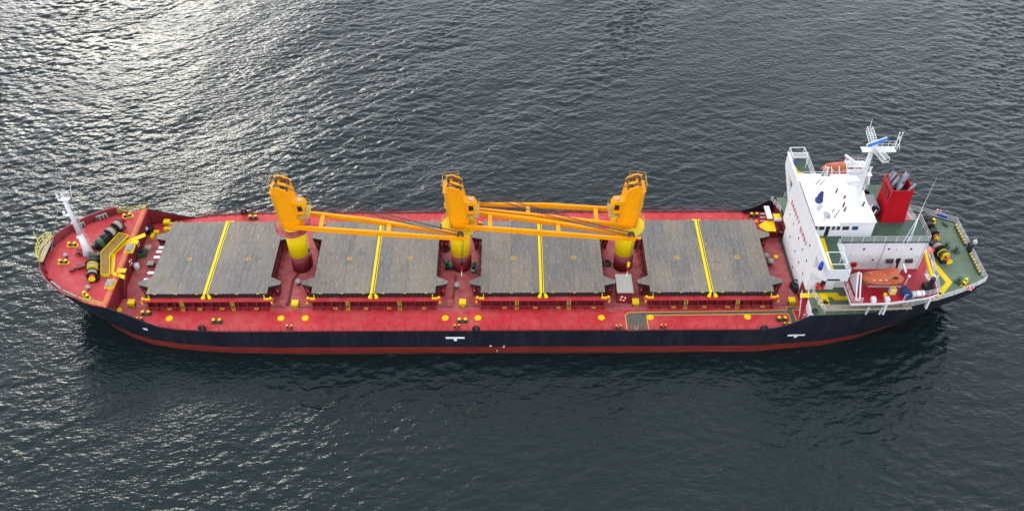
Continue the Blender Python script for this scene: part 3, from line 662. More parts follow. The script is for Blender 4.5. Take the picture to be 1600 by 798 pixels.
mb.rail([(45.7, -6.15, ZW), (58.1, -6.15, ZW), (58.1, -1.7, ZW), (55.95, -1.7, ZW)], 1.1, 3, 1.5, .035)
mb.build('bridge_railing', None, acc)
mb = MB(); mb.use('white')      # dodger frames over the two wing ends
for s in (-1, 1):
    mb.cut(); a, b, h0, h1 = XF+.1, 44.6, 17.1, 18.0
    ya, yb = s*12.5, s*10.2
    for p, q in (((a,ya,h0),(a,ya,h1)),((b,ya,h0),(b,ya,h1)),((a,yb,h0),(a,yb,h1)),((b,yb,ZW),(b,yb,h1)),((a,ya,h1),(b,ya,h1)),((a,yb,h1),(b,yb,h1)),((a,ya,h1),(a,yb,h1)),((b,ya,h1),(b,yb,h1))): mb.tube(p, q, .06, 6)
mb.build('awning_frame', None, acc)
# wheelhouse
wh = empty('wheelhouse', (0,0,0), 0, acc) if False else None
mb = MB(); mb.use('white'); mb.box(XF+.13, 50.35, -4.85, 4.85, ZW, ZR-.15); mb.box(XF-.02, XF+.13, -5.4, 5.4, 17.15, 17.35); mb.build('wheelhouse_wall', None, ship)
whw = bpy.data.objects['wheelhouse_wall']; whw.name = 'wheelhouse'
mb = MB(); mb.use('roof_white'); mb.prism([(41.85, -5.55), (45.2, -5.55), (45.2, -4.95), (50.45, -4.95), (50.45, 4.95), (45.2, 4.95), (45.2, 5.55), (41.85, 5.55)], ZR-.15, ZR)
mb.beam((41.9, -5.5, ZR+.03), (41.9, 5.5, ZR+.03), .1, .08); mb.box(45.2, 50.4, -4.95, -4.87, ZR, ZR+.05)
mb.build('wheelhouse_roof', None, whw)
n = 11
for i in range(n):
    y0 = -5.2+10.4*i/n; mb = MB(); mb.use('glass'); mb.box(XF-.03, XF+.12, y0+.07, y0+10.4/n-.07, 17.36, 18.35); mb.build('front_window', None, whw)
def side_window(x0, x1, z0, z1, y, mat, name, parent, frame=True, t=.03):
    mb = MB(); mb.use('pale_grey'); 
    if frame: mb.box(x0-.06, x1+.06, y-.015, y, z0-.06, z1+.06)
    mb.use(mat); mb.box(x0, x1, y-t, y-.016, z0, z1); return mb.build(name, None, parent)
for x0, x1, z0, z1, m_, nm in ((42.75,43.45,17.1,17.75,'glass','side_window'),(44.55,44.95,17.1,17.75,'glass','side_window'),(45.2,45.65,17.1,17.75,'glass','side_window'),(46.0,46.9,17.1,17.75,'glass','side_window'),(47.35,48.15,17.1,17.75,'glass_blue','side_window')):
    side_window(x0, x1, z0, z1, -4.85, m_, nm, whw)
side_window(43.7, 44.25, ZW+.05, 17.8, -4.85, 'black', 'side_door', whw, False)
# portholes in the front screen and the red words
def on_front(x, y):
    d = _f*FPX + R2*(x-800) - U2*(y-399); t = XF/d.x; return CAMY+d.y*t, CAMZ+d.z*t
for x, y in ((1229,319),(1234.5,335),(1240.5,350),(1234.5,369.5),(1248.2,372),(1265.5,383.5),(1254,389.5),(1260.5,407),(1248.2,409.5),(1238.3,417.5),(1242.5,392),(1254.4,427),(1250.5,361)):
    Y, Z = on_front(x, y); mb = MB(); mb.use('pale_grey'); mb.tube((XF-.03, Y, Z), (XF+.01, Y, Z), .24, 14); mb.use('glass'); mb.tube((XF-.045, Y, Z), (XF-.028, Y, Z), .17, 14); mb.build('porthole', None, acc)
fc = bpy.data.curves.new('safety_text', 'FONT'); fc.body = 'SAFETY FIRST'; fc.size = 1.05; fc.space_character = 1.32; fc.offset = .014; fc.extrude = .012; fc.align_x = 'CENTER'
to = bpy.data.objects.new('safety_text', fc); C.objects.link(to); bpy.context.view_layer.update()
me = bpy.data.meshes.new_from_object(to.evaluated_get(bpy.context.evaluated_depsgraph_get())); bpy.data.objects.remove(to)
xsz = [v.co.x for v in me.vertices]; wd = max(xsz)-min(xsz)
for v in me.vertices: v.co.x *= 9.6/wd
me.materials.clear(); me.materials.append(MATS['letter_red'])
t_ = bpy.data.objects.new('safety_lettering', me); C.objects.link(t_); t_.parent = acc; t_['label'] = 'red words SAFETY FIRST across the bridge front'
t_.matrix_local = Matrix(((0,0,-1,XF-.03),(-1,0,0,1.25),(0,1,0,12.55),(0,0,0,1)))
# boat deck
bd = [(46.8, -12.85), (52, -12.75), (57.8, -11.75), (59.5, -11.1), (60.7, -4.2), (60.7, 4.2), (59.5, 11.1), (57.8, 11.75), (52, 12.75), (46.8, 12.85), (46.8, 7.0), (45.8, 6.15), (45.8, -6.15), (46.8, -7.0)]
mb = MB(); mb.use('white'); mb.prism(bd, ZB-.3, ZB-.03)
mb.use('boat_red'); cx, cy = 53, 0; mb.prism([(cx+(x-cx)*.985, cy+(y-cy)*.988) for x, y in bd], ZB-.03, ZB)
mb.build('boat_deck', None, acc, 'red deck slab with a white edge')
mb = MB(); mb.use('white')
for x, y in ((58.4, -11.2), (52, -12.3), (58.4, 11.2), (60.2, -5)): mb.beam((x, y, ZP), (x, y, ZB-.3), .5, .25)
mb.build('deck_pillar', None, acc)
mb = MB(); mb.use('white')
mb.rail([(46.9, -7.2, ZB), (46.95, -12.7, ZB), (48.3, -12.7, ZB)], 1.05, 3, 1.3, .035); mb.cut(); mb.rail([(54.2, -12.2, ZB), (59.4, -11.0, ZB), (60.0, -8.2, ZB)], 1.05, 3, 1.3, .035); mb.cut()
mb.rail([(60.1, -7.4, ZB), (60.6, -4.2, ZB), (60.6, 4.2, ZB), (59.4, 11, ZB)], 1.05, 3, 1.3, .035); mb.cut(); mb.rail([(46.9, 12.7, ZB), (49, 12.7, ZB)], 1.05, 3, 1.3, .035)
mb.build('boat_deck_railing', None, acc)
# windows, doors and boxes on the near walls
for x in (46.7, 49.4, 52.9, 56.0): side_window(x-.13, x+.13, 14.4, 14.75, -6.1, 'glass', 'house_window', acc, False)
for x in (47.0, 51.2): side_window(x-.13, x+.13, 12.3, 12.6, -6.1, 'glass', 'house_window', acc, False)
side_window(54.5, 55.15, ZB+.02, 12.75, -6.1, 'black', 'house_door', acc, False)
mb = MB(); mb.use('white'); mb.obox((54.1, -6.6, ZB), .08, .95, 1.9, .2); mb.build('open_door', None, acc)
for x, z in ((53.6, 12.1), (56.3, 12.1)): mb = MB(); mb.use('dark_grey'); mb.box(x-.5, x+.5, -6.45, -6.1, z, z+.55); mb.build('wall_vent', None, acc)
mb = MB(); mb.use('red'); mb.obox((48.6, -6.4, ZB+.9), .7, .35, .6); mb.obox((48.6, -6.4, ZB), .1, .1, .9); mb.build('fire_hose_box', None, acc)
mb = MB(); mb.use('pale_grey')
mb.tube((46.5, -6.16, 12.0), (54, -6.16, 12.0), .03, 5); mb.tube((55.3, -6.16, 12.0), (57.9, -6.16, 12.0), .03, 5); mb.tube((43.2, -7.66, 10.2), (45.6, -7.66, 10.2), .03, 5); mb.build('wall_pipe', None, acc)
side_window(44.2, 44.9, ZP+.6, 9.9, -7.6, 'black', 'side_opening', acc, False); 
mb = MB(); mb.use('letter_red'); mb.obox((43.8, -7.9, ZP+.5), .45, .4, 1.0); mb.cyl(44.5, -7.95, ZP+.4, ZP+1.2, .2, 8); mb.build('extinguisher_box', None, acc)
side_window(43.0, 43.5, 11.6, 11.95, -7.6, 'dark_grey', 'side_window', acc, False)
mb = MB(); mb.use('green_dark'); mb.obox((46.0, -6.9, 13.2), 1.5, 1.3, .1); mb.use('white'); mb.rail([(45.3, -7.5, 13.3), (46.7, -7.5, 13.3)], 1, 2, .7, .03); mb.build('side_landing', None, acc)
for x, z in ((47.9,13.5),(50.4,13.4),(54.0,14.5),(57.2,13.2)): mb = MB(); mb.use('pale_grey'); mb.tube((x,-6.1,z),(x,-6.16,z),.09,8); mb.tube((x,-6.16,z),(x,-6.3,z-.1),.07,8); mb.build('wall_lamp', None, acc)
mb = MB(); mb.use('pale_grey')
for x in (46.35, 52.2, 57.85): mb.tube((x,-6.17,ZB), (x,-6.17,ZW-.15), .05, 6)
mb.build('drain_pipe', None, acc)
# funnel
fn = empty('funnel', (54.1, -.6, ZW), 0, ship)
mb = MB(); mb.use('red')
b0 = [(-1.7, -1.5), (1.75, -1.5), (1.75, 1.7), (-1.7, 1.7)]; t0 = [(-1.6, -1.6), (1.3, -1.6), (1.3, 1.9), (-1.6, 1.9)]; k1 = [(a*1.0, b) for a, b in t0]
zt = 6.0
V = [(x, y, 0) for x, y in b0] + [(x, y, 5.3) for x, y in t0] + [(x*1.04, y*1.04, 5.4) for x, y in t0] + [(x*1.04, y*1.04, zt) for x, y in t0] + [(x*.95, y*.95, zt) for x, y in t0] + [(x*.95, y*.95, 4.6) for x, y in t0]
F = []
for k in range(5):
    for i in range(4): F.append((k*4+i, k*4+(i+1) % 4, k*4+4+(i+1) % 4, k*4+4+i))
mb.add(V, F); casing = mb.build('casing', None, fn)
mb = MB(); mb.use('black'); mb.prism([(-1.5,-1.5), (1.2,-1.5), (1.2,1.8), (-1.5,1.8)], 4.5, 4.7); mb.build('uptake_top', None, fn)
for sx, rr in ((-1.69, 0),):
    mb = MB(); mb.use('black')
    for y0 in (-1.1, .2): mb.box(-1.72, -1.64, y0, y0+1.1, 4.0, 5.2)
    mb.use('red')
    for k in range(5): mb.box(-1.74, -1.7, -1.1, 1.3, 4.1+k*.24, 4.18+k*.24)
    mb.build('louvre', None, fn)
mb = MB()
def stack(x, y, r, h, lean, dy=0):
    mb = MB(); mb.use('pipe_grey', True); mb.tube((x, y, 4.6), (x, y, 5.6), r*.9, 14); mb.tube((x, y, 5.5), (x+lean, y+dy, 5.5+h), r, 16, r*.95, False); mb.use('dark_grey', True); mb.tube((x+lean*.9, y+dy*.9, 5.5+h*.9), (x+lean*1.01, y+dy*1.01, 5.5+h*1.01), r*1.04, 16, caps=False); mb.use('black', False); mb.tube((x+lean*.8, y+dy*.8, 5.5+h*.8), (x+lean*.99, y+dy*.99, 5.5+h*.99), r*.86, 14); mb.build('exhaust_pipe', None, fn)
stack(.0, .3, .42, 2.0, 1.0, .5); stack(-1.1, 1.0, .22, 1.6, .7, .3); stack(-.9, .3, .24, 1.4, .7, .3); stack(-.5, -.8, .24, 1.1, .5, .2); stack(.9, -1.0, .2, 1.2, .9, .3); stack(-1.15, 1.55, .18, 1.4, .6, .3)
# big ventilator hoods forward of the funnel
for x, y, k in ((50.95, -.3, 1.0), (50.6, 3.0, .9)):
    mb = MB(); mb.use('steel_grey'); mb.prism([(x-1.0*k, 17.0), (x+1.0*k, 17.0), (x+1.15*k, 17.9), (x+.6*k, 18.7), (x-.6*k, 18.7), (x-1.15*k, 17.9)], y-1.1*k, y+1.1*k, 'y'); mb.box(x-.8*k, x+.8*k, y-.8*k, y+.8*k, ZW, 17.0)
    mb.use('black'); mb.prism([(x-.9*k, 17.1), (x+.9*k, 17.1), (x+1.03*k, 17.9), (x+.5*k, 18.4), (x-.5*k, 18.4), (x-1.03*k, 17.9)], y-1.13*k, y-1.101*k, 'y')
    mb.build('ventilator_hood', None, acc)
# radar mast on the wheelhouse roof
mast = empty('radar_mast', (48.35, -.9, ZR), 0, ship)
mb = MB(); mb.use('white'); mb.beam((0,0,0), (0,0,9.6), .75, .75, .42, .42)
mb.prism([(-.9,0),(.9,0),(.35,1.6),(-.35,1.6)], -.5, .5, 'y')
for s in (-1, 1): mb.tube((.5*s, 1.6, 0), (.1*s, .1, 4.5), .07, 6)
mb.use('steel_grey'); 
for k in range(26): mb.tube((.42, -.2, .4+k*.35), (.42, .2, .4+k*.35), .02, 4)
mb.tube((.45, -.22, 0), (.4, -.22, 9.5), .03, 4); mb.tube((.45, .22, 0), (.4, .22, 9.5), .03, 4)
mb.build('mast_column', None, mast)
def platform(name, x0, x1, y0, y1, z, rail=True):
    mb = MB(); mb.use('white'); mb.box(x0, x1, y0, y1, z-.05, z)
    if rail: mb.rail([(x0,y0,z),(x1,y0,z),(x1,y1,z),(x0,y1,z),(x0,y0,z)], .6, 2, .8, .025)
    mb.beam((0,0,z-.9), ((x0+x1)/2*1.3, (y0+y1)/2, z-.08), .08, .1); return mb.build(name, None, mast)
platform('radar_platform', -2.9, -.2, -.7, .7, 7.0); platform('radar_platform', -2.3, -.2, -.5, .5, 5.4, False); platform('radar_platform', -2.2, -.1, -.6, .6, 3.7, False); platform('radar_platform', .1, 1.1, -.4, .4, 5.2, False)
mb = MB(); mb.use('white', True); mb.cyl(-2.3, .0, 7.0, 7.5, .35, 14); mb.use('white', False); mb.beam((-2.9, 1.0, 7.75), (-1.7, -1.0, 7.75), .22, .28); mb.build('radar_scanner', None, mast)
mb = MB(); mb.use('white'); mb.tube((-2.3, .1, 5.7), (-.2, .1, 5.7), .26, 10); mb.tube((-2.0,-.2,4.1), (-.2,-.2,4.1), .2, 10); mb.cyl(-1.7, .2, 3.7, 4.3, .25, 10); mb.build('signal_horn', None, mast)
# crossed yard with ladder-like booms and the blue radar
mb = MB(); mb.use('white')
def lattice(p, q, w, up, n=7, r=.04):
    p = Vector(p); q = Vector(q); d = (q-p).normalized(); a = d.cross(Vector(up)).normalized()*w/2
    mb.tube(p+a, q+a, r, 5); mb.tube(p-a, q-a, r, 5)
    for i in range(n+1):
        c0 = p.lerp(q, i/n); mb.tube(c0+a, c0-a, r*.8, 4)
        if i < n: c1 = p.lerp(q, (i+1)/n); mb.tube(c0+a, c1-a, r*.7, 4)
lattice((.2,.2,9.6), (.6, 3.9, 9.6), .75, (0,0,1), r=.045); lattice((.2,0,9.6), (1.1, -2.6, 9.3), .75, (0,0,1), r=.045)
lattice((.6,3.9,10.3), (.3,.5,10.3), .75, (0,0,1)); lattice((1.1,-2.6,10.0), (.4,-.4,10.2), .75, (0,0,1))
for x_, y_, z_ in ((.25,3.9,9.6),(.95,3.9,9.6),(.75,-2.6,9.3),(1.45,-2.6,9.3)): mb.tube((x_,y_,z_), (x_,y_,z_+.7), .04, 5)
mb.tube((.6, 3.9, 10.3), (.6, 4.0, 11.6), .05, 5, .015)
mb.build('yard_arm', None, mast)
mb = MB(); mb.use('white'); mb.box(-1.4, 3.1, -.55, .6, 9.4, 9.47); mb.rail([(-.2,.6,9.47),(3.1,.6,9.47),(3.1,-.55,9.47),(-.2,-.55,9.47)], .9, 2, .8, .03)
for x_ in (3.1, 3.5): mb.tube((x_,.3,9.4), (x_+.3,.9,11.4), .06, 5); mb.ball((x_+.3,.9,11.5), .11)
mb.tube((2.6,.3,9.5), (3.4,.4,11.3), .04, 5); mb.tube((3.6,-.2,9.5), (3.3,.4,11.3), .04, 5); mb.build('top_platform', None, mast)
mb = MB(); mb.use('white'); mb.cyl(.3, .1, 9.5, 10.3, .32, 14); mb.beam((-1.1, -.5, 10.55), (2.0, 1.0, 10.55), .24, .36); mb.use('radar_blue'); mb.beam((-1.02, -.64, 10.5), (2.08, .86, 10.5), .05, .36); mb.beam((-1.02, -.57, 10.74), (2.08, .93, 10.74), .13, .02); mb.build('radar_scanner', None, mast, 'long scanner with a blue face')
# gear on the wheelhouse roof
def rp(x, y): p = D(x, y, ZR); return p
x, y = rp(1279, 315); mb = MB(); mb.use('blue_cloth', True); mb.ball((x, y, ZR+.35), .6, .55, .5); mb.ball((x+.05, y, ZR+1.0), .42, .42, .6); mb.ball((x+.1, y, ZR+1.6), .28, .28, .3); mb.build('covered_compass', None, whw, 'magnetic compass under a blue cover')
x, y = rp(1287, 345); mb = MB(); mb.use('pale_grey', True); mb.cyl(x, y, ZR, ZR+.8, .08, 8); mb.tube((x, y, ZR+.8), (x+.15, y-.1, ZR+1.15), .15, 20, .62); mb.build('dish_antenna', None, whw)
for x0, y0, x1, y1 in ((1303,341,1311,331),(1300,332,1303,328),(1274,289,1281,283),(1281,289,1288,285)):
    a = rp(x0, y0); b = rp(x1, y1); mb = MB(); mb.use('dark_grey'); mb.tube((*a, ZR+.1), (*b, ZR+.35), .06, 6); mb.build('antenna_bar', None, whw)
for x0, y0 in ((1306,301),(1317,323),(1348,322),(1319,330),(1339,292),(1337,300)):
    a = rp(x0, y0); mb = MB(); mb.use('dark_grey'); mb.tube((*a, ZR), (a[0]+.1, a[1]+.1, ZR+.7), .12, 6); mb.build('roof_post', None, whw)
x, y = rp(1318.5, 312); mb = MB(); mb.use('letter_red'); mb.cyl(x, y, ZR+.3, ZR+.75, .16, 10); mb.use('white'); mb.cyl(x, y, ZR, ZR+.3, .1, 8); mb.build('roof_lamp', None, whw)
x, y = rp(1278.5, 327); mb = MB(); mb.use('pale_grey'); mb.cyl(x, y, ZR, ZR+.4, .3, 10); mb.ball((x+.3, y+.1, ZR+.45), .25); mb.build('searchlight', None, whw)
for pts in (((1267,345),(1276,330)), ((1262,292),(1260,284))):
    a = rp(*pts[0]); b = rp(*pts[1]); mb = MB(); mb.use('pale_grey'); mb.tube((*a, ZR+.03), (*b, ZR+.03), .03, 4); mb.build('roof_cable', None, whw)
mb = MB(); mb.use('white'); mb.rail([(42.3, 4.9, ZR), (50.4, 4.9, ZR), (50.4, 1.5, ZR)], .9, 2, 1.6, .03)
for k in range(6): a = rp(1358+random.uniform(-6, 8), 328+k*3.5); mb.tube((*a, ZR), (a[0]+random.uniform(-.4,.4), a[1], ZR+random.uniform(.6,1.2)), .07, 6)
mb.build('roof_railing', None, whw)
# tall whip aerial on the house top aft and its stays
a = D(1431, 350, ZW); mb = MB(); mb.use('white'); mb.tube((*a, ZW), (a[0], a[1], ZW+3.2), .07, 6); mb.tube((a[0], a[1], ZW+3.2), (a[0]+.25, a[1], ZW+8.6), .04, 5, .012)
for p in ((1411,379),(1418,379),(1422,377)):
    b = D(*p, ZW); mb.tube((*b, ZW), (a[0], a[1], ZW+1.6), .045, 5)
mb.build('whip_aerial', None, acc)
mb = MB(); mb.use('mustard'); mb.tube((48.4,-.9,ZR+8.5), (*D(1387,372,ZW), ZW), .018, 4); mb.tube((50.5,-1.0,ZR+6.0), (*D(1398,377,ZW), ZW), .018, 4); mb.tube((48.3,-.9,ZR+5.6), (44.6, 4.2, ZR+.6), .02, 4); mb.build('mast_stay', None, mast)
for (x0, y0) in ((0,0),):
    for p in ((1239,262),(1281.5,420)):
        q = D(*p, ZW); mb = MB(); mb.use('blue', True); mb.cyl(q[0], q[1], ZW, ZW+1.0, .32, 12, .26); mb.ball((q[0], q[1], ZW+1.15), .25); mb.build('covered_repeater', None, acc, 'compass repeater in a bright blue cover')

# ------------------------------------------------------------------ deck fittings
def bollard(x, y, a=0, z=ZM, base='dark_grey', label=None, k=.85):
    o = empty('bollard', (x, y, z), a, ship)
    if label: o['label'] = label
    mb = MB(); mb.use(base); mb.box(-.95*k, .95*k, -.36*k, .36*k, 0, .1); mb.use('dark_grey'); mb.box(-.6*k, .6*k, -.22*k, .22*k, .1, .22); mb.build('base', None, o)
    for s in (-1, 1):
        mb = MB(); mb.use('black'); mb.cyl(s*.5*k, 0, .1, .7*k, .22*k, 12); mb.use('yellow'); mb.cyl(s*.5*k, 0, .7*k, .8*k, .28*k, 12); mb.build('post', None, o)
    return o
for x, y in ((229,491),(339.5,503.5),(722.6,502.5),(1221,500)): c = D(x, y, ZM); bollard(*c)
for x, y in ((396,341.5),(1177.5,338)): c = D(x, y, ZM); bollard(*c)
for x, y, a in ((114,384,0),(100,411,0),(200,339,.35),(135.5,463,-.75)): c = D(x, y, ZF); bollard(*c, a, ZF, 'yellow')
for x, y, a in ((1453,346,-.45),(1506.5,443,.9),(1466,463,.8),(1287,474,0)): c = D(x, y, ZP); bollard(*c, a, ZP, 'yellow')
c = D(1286, 470, ZP); mb = MB(); mb.use('yellow'); mb.obox((c[0]-.1, c[1], ZP+.8), 1.0, 1.0, .12); mb.obox((c[0]-.1, c[1], ZP+.1), .2, .2, .7); mb.build('vent_cover', None, ship)
def chock(x, y, z, a=0):
    mb = MB(); mb.use('black'); mb.sm = True; c = D(x, y, z)
    mb.ring((c[0], c[1], z+.45), .38, .2, 18, 8, 'y'); mb.sm = False; mb.box(c[0]-.5, c[0]+.5, c[1]-.15, c[1]+.15, z, z+.2); mb.build('panama_chock', None, ship)
for x, y in ((317,515),(744,516),(1193,515.5),(382,334),(1166,332.5)): chock(x, y, ZM)
def roller(x, y, z):
    c = D(x, y, z); mb = MB(); mb.use('dark_grey'); mb.box(c[0]-.45, c[0]+.45, c[1]-.14, c[1]+.14, z, z+.12)
    for s in (-.3, .3): mb.use('black'); mb.cyl(c[0]+s, c[1], z, z+.65, .12, 8); mb.use('yellow'); mb.cyl(c[0]+s, c[1], z+.65, z+.75, .13, 8)
    mb.build('roller_fairlead', None, ship)
for x, y in ((453,513),(714,512.5),(219.5,501),(966,513),(1036,512),(1228,509)): roller(x, y, ZM)
for x, y in ((207,479),(462,480),(723,478.5),(992.5,477.5),(1236,475.5),(262,353)):     # yellow boxes with striped feet
    c = D(x, y, ZM); mb = MB(); mb.use('yellow'); mb.obox((c[0], c[1]+.2, ZM+.55), .95, .85, .4)
    for k in range(6): mb.use('yellow' if k % 2 else 'black'); mb.box(c[0]-.4+k*.133, c[0]-.4+(k+1)*.133, c[1]-.22, c[1]-.12, ZM, ZM+.5)
    mb.use('black'); mb.box(c[0]-.4, c[0]+.4, c[1]-.1, c[1]+.5, ZM, ZM+.54); mb.build('hose_box', None, ship)
def mushroom(x, y, z, h=.9, r=.35, cap='concrete', body='dark_grey'):
    c = D(x, y, z); mb = MB(); mb.use(body); mb.cyl(c[0], c[1], z, z+h*.7, r*.7, 12); mb.use(cap); mb.cyl(c[0], c[1], z+h*.7, z+h, r*1.1, 14, r*.8); mb.build('mushroom_ventilator', None, ship)
for x, y, h, r in ((467,444,.9,.42),(714,449,.8,.42),(482,392,.9,.3),(1196,404,.9,.5),(1203,413,1.0,.5),(740,426,1.0,.35)): mushroom(x, y, ZM, h, r)
for x, y in ((104,402),(139,452)): mushroom(x, y, ZF, .7, .33)
c = D(703,421,ZM); mb = MB(); mb.use('machine_green', True); mb.ball((c[0]-.5, c[1]+.7, ZM+1.0), .55, .5, .4); mb.ball((c[0]+.2, c[1]+.1, ZM+.9), .5, .45, .4); mb.use('black', False); mb.obox((c[0]-.1, c[1]+.3, ZM), 1.2, 1.0, .7); mb.build('deck_pump', None, ship, 'green pump beside the middle crane')
c = D(742,424,ZM); mb = MB(); mb.use('machine_green'); mb.obox((c[0], c[1], ZM), .8, 1.1, 1.0); mb.cyl(c[0], c[1]+.6, ZM, ZM+1.5, .2, 8); mb.build('deck_valve', None, ship)
for x, y, r in ((1213,405,.3),(1215,414,.4)): c = D(x-5, y, ZM); 
c = D(1212, 402.5, ZM); mb = MB(); mb.use('yellow'); mb.cyl(c[0], c[1], ZM, ZM+.3, .35, 12); mb.build('mushroom_ventilator', None, ship, 'low yellow capped ventilator')
# red pipes from the crane columns and junction boxes
for pts, bx_ in ((((468,424),(457,437),(450,476)), (443,479)), (((712,430),(707,470)), (704,478))):
    mb = MB(); mb.use('maroon'); P = [(*D(x, y, ZM+.15), ZM+.15) for x, y in pts]; mb.path(P, .14, 7); mb.build('deck_pipe', None, ship)
    mb = MB(); mb.use('deck_red_worn'); c = D(*bx_, ZM); mb.obox((c[0], c[1]+.2, ZM), .85, .7, .8); mb.build('junction_box', None, ship)
# small deck house by the after crane
mb = MB(); mb.use('maroon'); mb.box(15.4, 17.55, -7.4, -3.9, ZM, 7.3); mb.use('concrete'); mb.box(15.3, 17.65, -7.5, -3.8, 7.3, 7.42); mb.build('deck_house', None, ship, 'small red locker with a grey slab roof')
# winch-like dark gear at the bridge front
for x, y in ((1208,365),(1243,452)):
    c = D(x, y, ZM); mb = MB(); mb.use('black'); mb.obox((c[0], c[1], ZM), 1.3, 1.6, 1.1, .3); mb.use('steel_grey'); mb.tube((c[0]-.3, c[1]+.5, ZM+1.3), (c[0]+.9, c[1]-1.2, ZM+1.3), .12, 8); mb.use('black'); mb.tube((c[0]-.5, c[1]+.6, ZM+.9), (c[0]+.5, c[1]+.6, ZM+.9), .5, 12); mb.build('cargo_winch', None, ship)
mb = MB(); mb.use('dark_grey'); a = D(1216,372,ZM); b = D(1244,450,ZM)
for k in range(3): mb.tube((a[0]+k*.22, a[1], ZM+.3), (b[0]-.4+k*.22, b[1], ZM+.3), .08, 6)
mb.build('pipe_run', None, ship)
# gangway platforms at far forward corner of the bridge
c = D(1205,352,ZM+1.8); mb = MB(); mb.use('yellow'); mb.prism([D(*p, ZM+1.9) for p in ((1185,352),(1196,345),(1209,345),(1213,361),(1198,361),(1190,357))], ZM+1.8, ZM+1.9); mb.use('maroon'); mb.box(c[0]-.8, c[0]+1.2, c[1]-.9, c[1]+.9, ZM, ZM+1.8); mb.build('yellow_platform', None, ship)
c = D(1211,338,ZM+2.6); mb = MB(); mb.use('yellow'); mb.obox((c[0]+.6, c[1], ZM+2.5), 1.6, 1.3, .1); mb.use('white'); mb.obox((c[0]+.6, c[1]-.75, ZM+2.3), 1.8, .12, .5); mb.cut(); mb.box(c[0]-1.2, c[0]-.4, c[1]-.3, c[1]+2.6, ZM+2.3, ZM+2.5)
for k in range(4): mb.box(c[0]-1.9, c[0]-1.1, c[1]+.2+k*.35, c[1]+.32+k*.35, ZM+.6+k*.45, ZM+.68+k*.45)
mb.rail([(c[0]-.1, c[1]+3.2, ZP), (c[0]+.8, c[1]+.6, ZP)], 1, 3, .8, .03); mb.build('far_stairway', None, ship)
# stairways
def stair(p, q, w, mat, name='stairway', n=12, rails='white', ax='y'):
    p = Vector(p); q = Vector(q); mb = MB(); mb.use(mat)
    o = Vector((w/2, 0, 0)) if ax == 'y' else Vector((0, w/2, 0))
    for s in (-1, 1): mb.beam(p+o*s, q+o*s, .07, .22)
    for i in range(n):
        c = p.lerp(q, (i+.5)/n); mb.box(c.x-(w/2 if ax == 'y' else .13), c.x+(w/2 if ax == 'y' else .13), c.y-(.13 if ax == 'y' else w/2), c.y+(.13 if ax == 'y' else w/2), c.z-.02, c.z+.02)
    mb.use(rails); z = Vector((0,0,.95))
    for s in (-1, 1):
        mb.tube(p+o*s+z, q+o*s+z, .04, 5)
        for k in range(4): c = p.lerp(q, k/3)+o*s; mb.tube(c, c+z, .03, 5)
    return mb.build(name, None, ship)
stair((41.9, -8.6, ZP), (41.6, -11.0, ZM), 1.0, 'letter_red', rails='white')
stair((*D(192,433,ZF), ZF), (*D(192,466,ZM), ZM), 1.1, 'maroon', rails='rail_red')
# white plate and rail where the poop begins
mb = MB(); mb.use('white'); mb.rail([(43.0, -8.5, ZP), (43.9, -12.2, ZP)], 1.05, 4, .9, .035); mb.rail([(42.4,-8.6,ZP),(42.4,-7.7,ZP)], 1, 2, .8, .04); mb.build('poop_rail', None, ship)
# ---- yellow walkway on the poop
painted('poop_marking', [D(*p, ZP) for p in ((1250,458),(1298,457),(1308,457),(1312,462.5),(1330,462.5),(1330,468.5),(1305,468.5),(1299,464),(1250,465))], ZP, 'yellow', parent=ship, label='yellow walkway on the green deck')
painted('poop_marking', [D(*p, ZP) for p in ((1452,405),(1461,409),(1488,441),(1470,464),(1459,469),(1457,464),(1478,441),(1455,413))], ZP, 'yellow', parent=ship, label='angled yellow walkway at the stern')
# poop rails round the stern
mb = MB(); mb.use('white')
def edge_pts(x0, x1, n, side, z, ins=.2): return [(x, side*(hb(x, 9)-ins), z) for x in np.linspace(x0, x1, n)]
mb.rail(edge_pts(55.3, 68.6, 8, -1, ZP)+edge_pts(68.6, 56, 8, 1, ZP), 1.15, 4, 1.4, .035); mb.build('stern_railing', None, ship)
mb = MB(); mb.use('marking_white'); mb.rail(edge_pts(43.4, 54, 6, 1, ZP), 1.15, 3, 1.5, .03); mb.build('stern_railing', None, ship)
mb = MB(); mb.use('dark_grey'); 
for y0, y1 in ((-4.8, -.6), (1.2, 5.6)):
    mb.box(68.15, 68.5, y0, y1, ZP, ZP+.35); 
    mb.use('yellow')
    for k in range(7): mb.cyl(68.3, y0+.3+k*(y1-y0-.6)/6, ZP+.35, ZP+.55, .13, 8)
    mb.use('dark_grey')
mb.build('stern_fairlead', None, ship)
mb = MB(); mb.use('black'); mb.obox((68.5, .2, ZP), .5, 1.0, 1.4); mb.use('pale_grey'); mb.ball((69.0, .3, ZP+1.7), .3, .3, .4); mb.ball((69.1, .7, ZP+1.5), .25); mb.tube((68.6,.2,ZP+1), (69.1,.5,ZP+2.2), .08, 6); mb.build('stern_light', None, ship)
for x, y in ((1475,349),(1478,350)):
    pass
c = D(1476,352,ZP); mb = MB(); mb.use('machine_green'); mb.tube((c[0]-.3, c[1]+.5, ZP+.25), (c[0]+.3, c[1]-.5, ZP+.25), .14, 8); mb.obox((c[0], c[1], ZP), .3, .3, .4); mb.build('deck_fitting', None, ship)
for x, y in ((1493,393),(1478,386),(1497,441)):
    c = D(x, y, ZP); mb = MB(); mb.use('machine_green'); mb.obox((c[0], c[1], ZP), .9, .9, .25, .5); mb.cyl(c[0], c[1], ZP+.25, ZP+.9, .24, 10, .18); mb.cyl(c[0], c[1], ZP+.9, ZP+1.0, .35, 10); mb.build('pedestal_fairlead', None, ship)

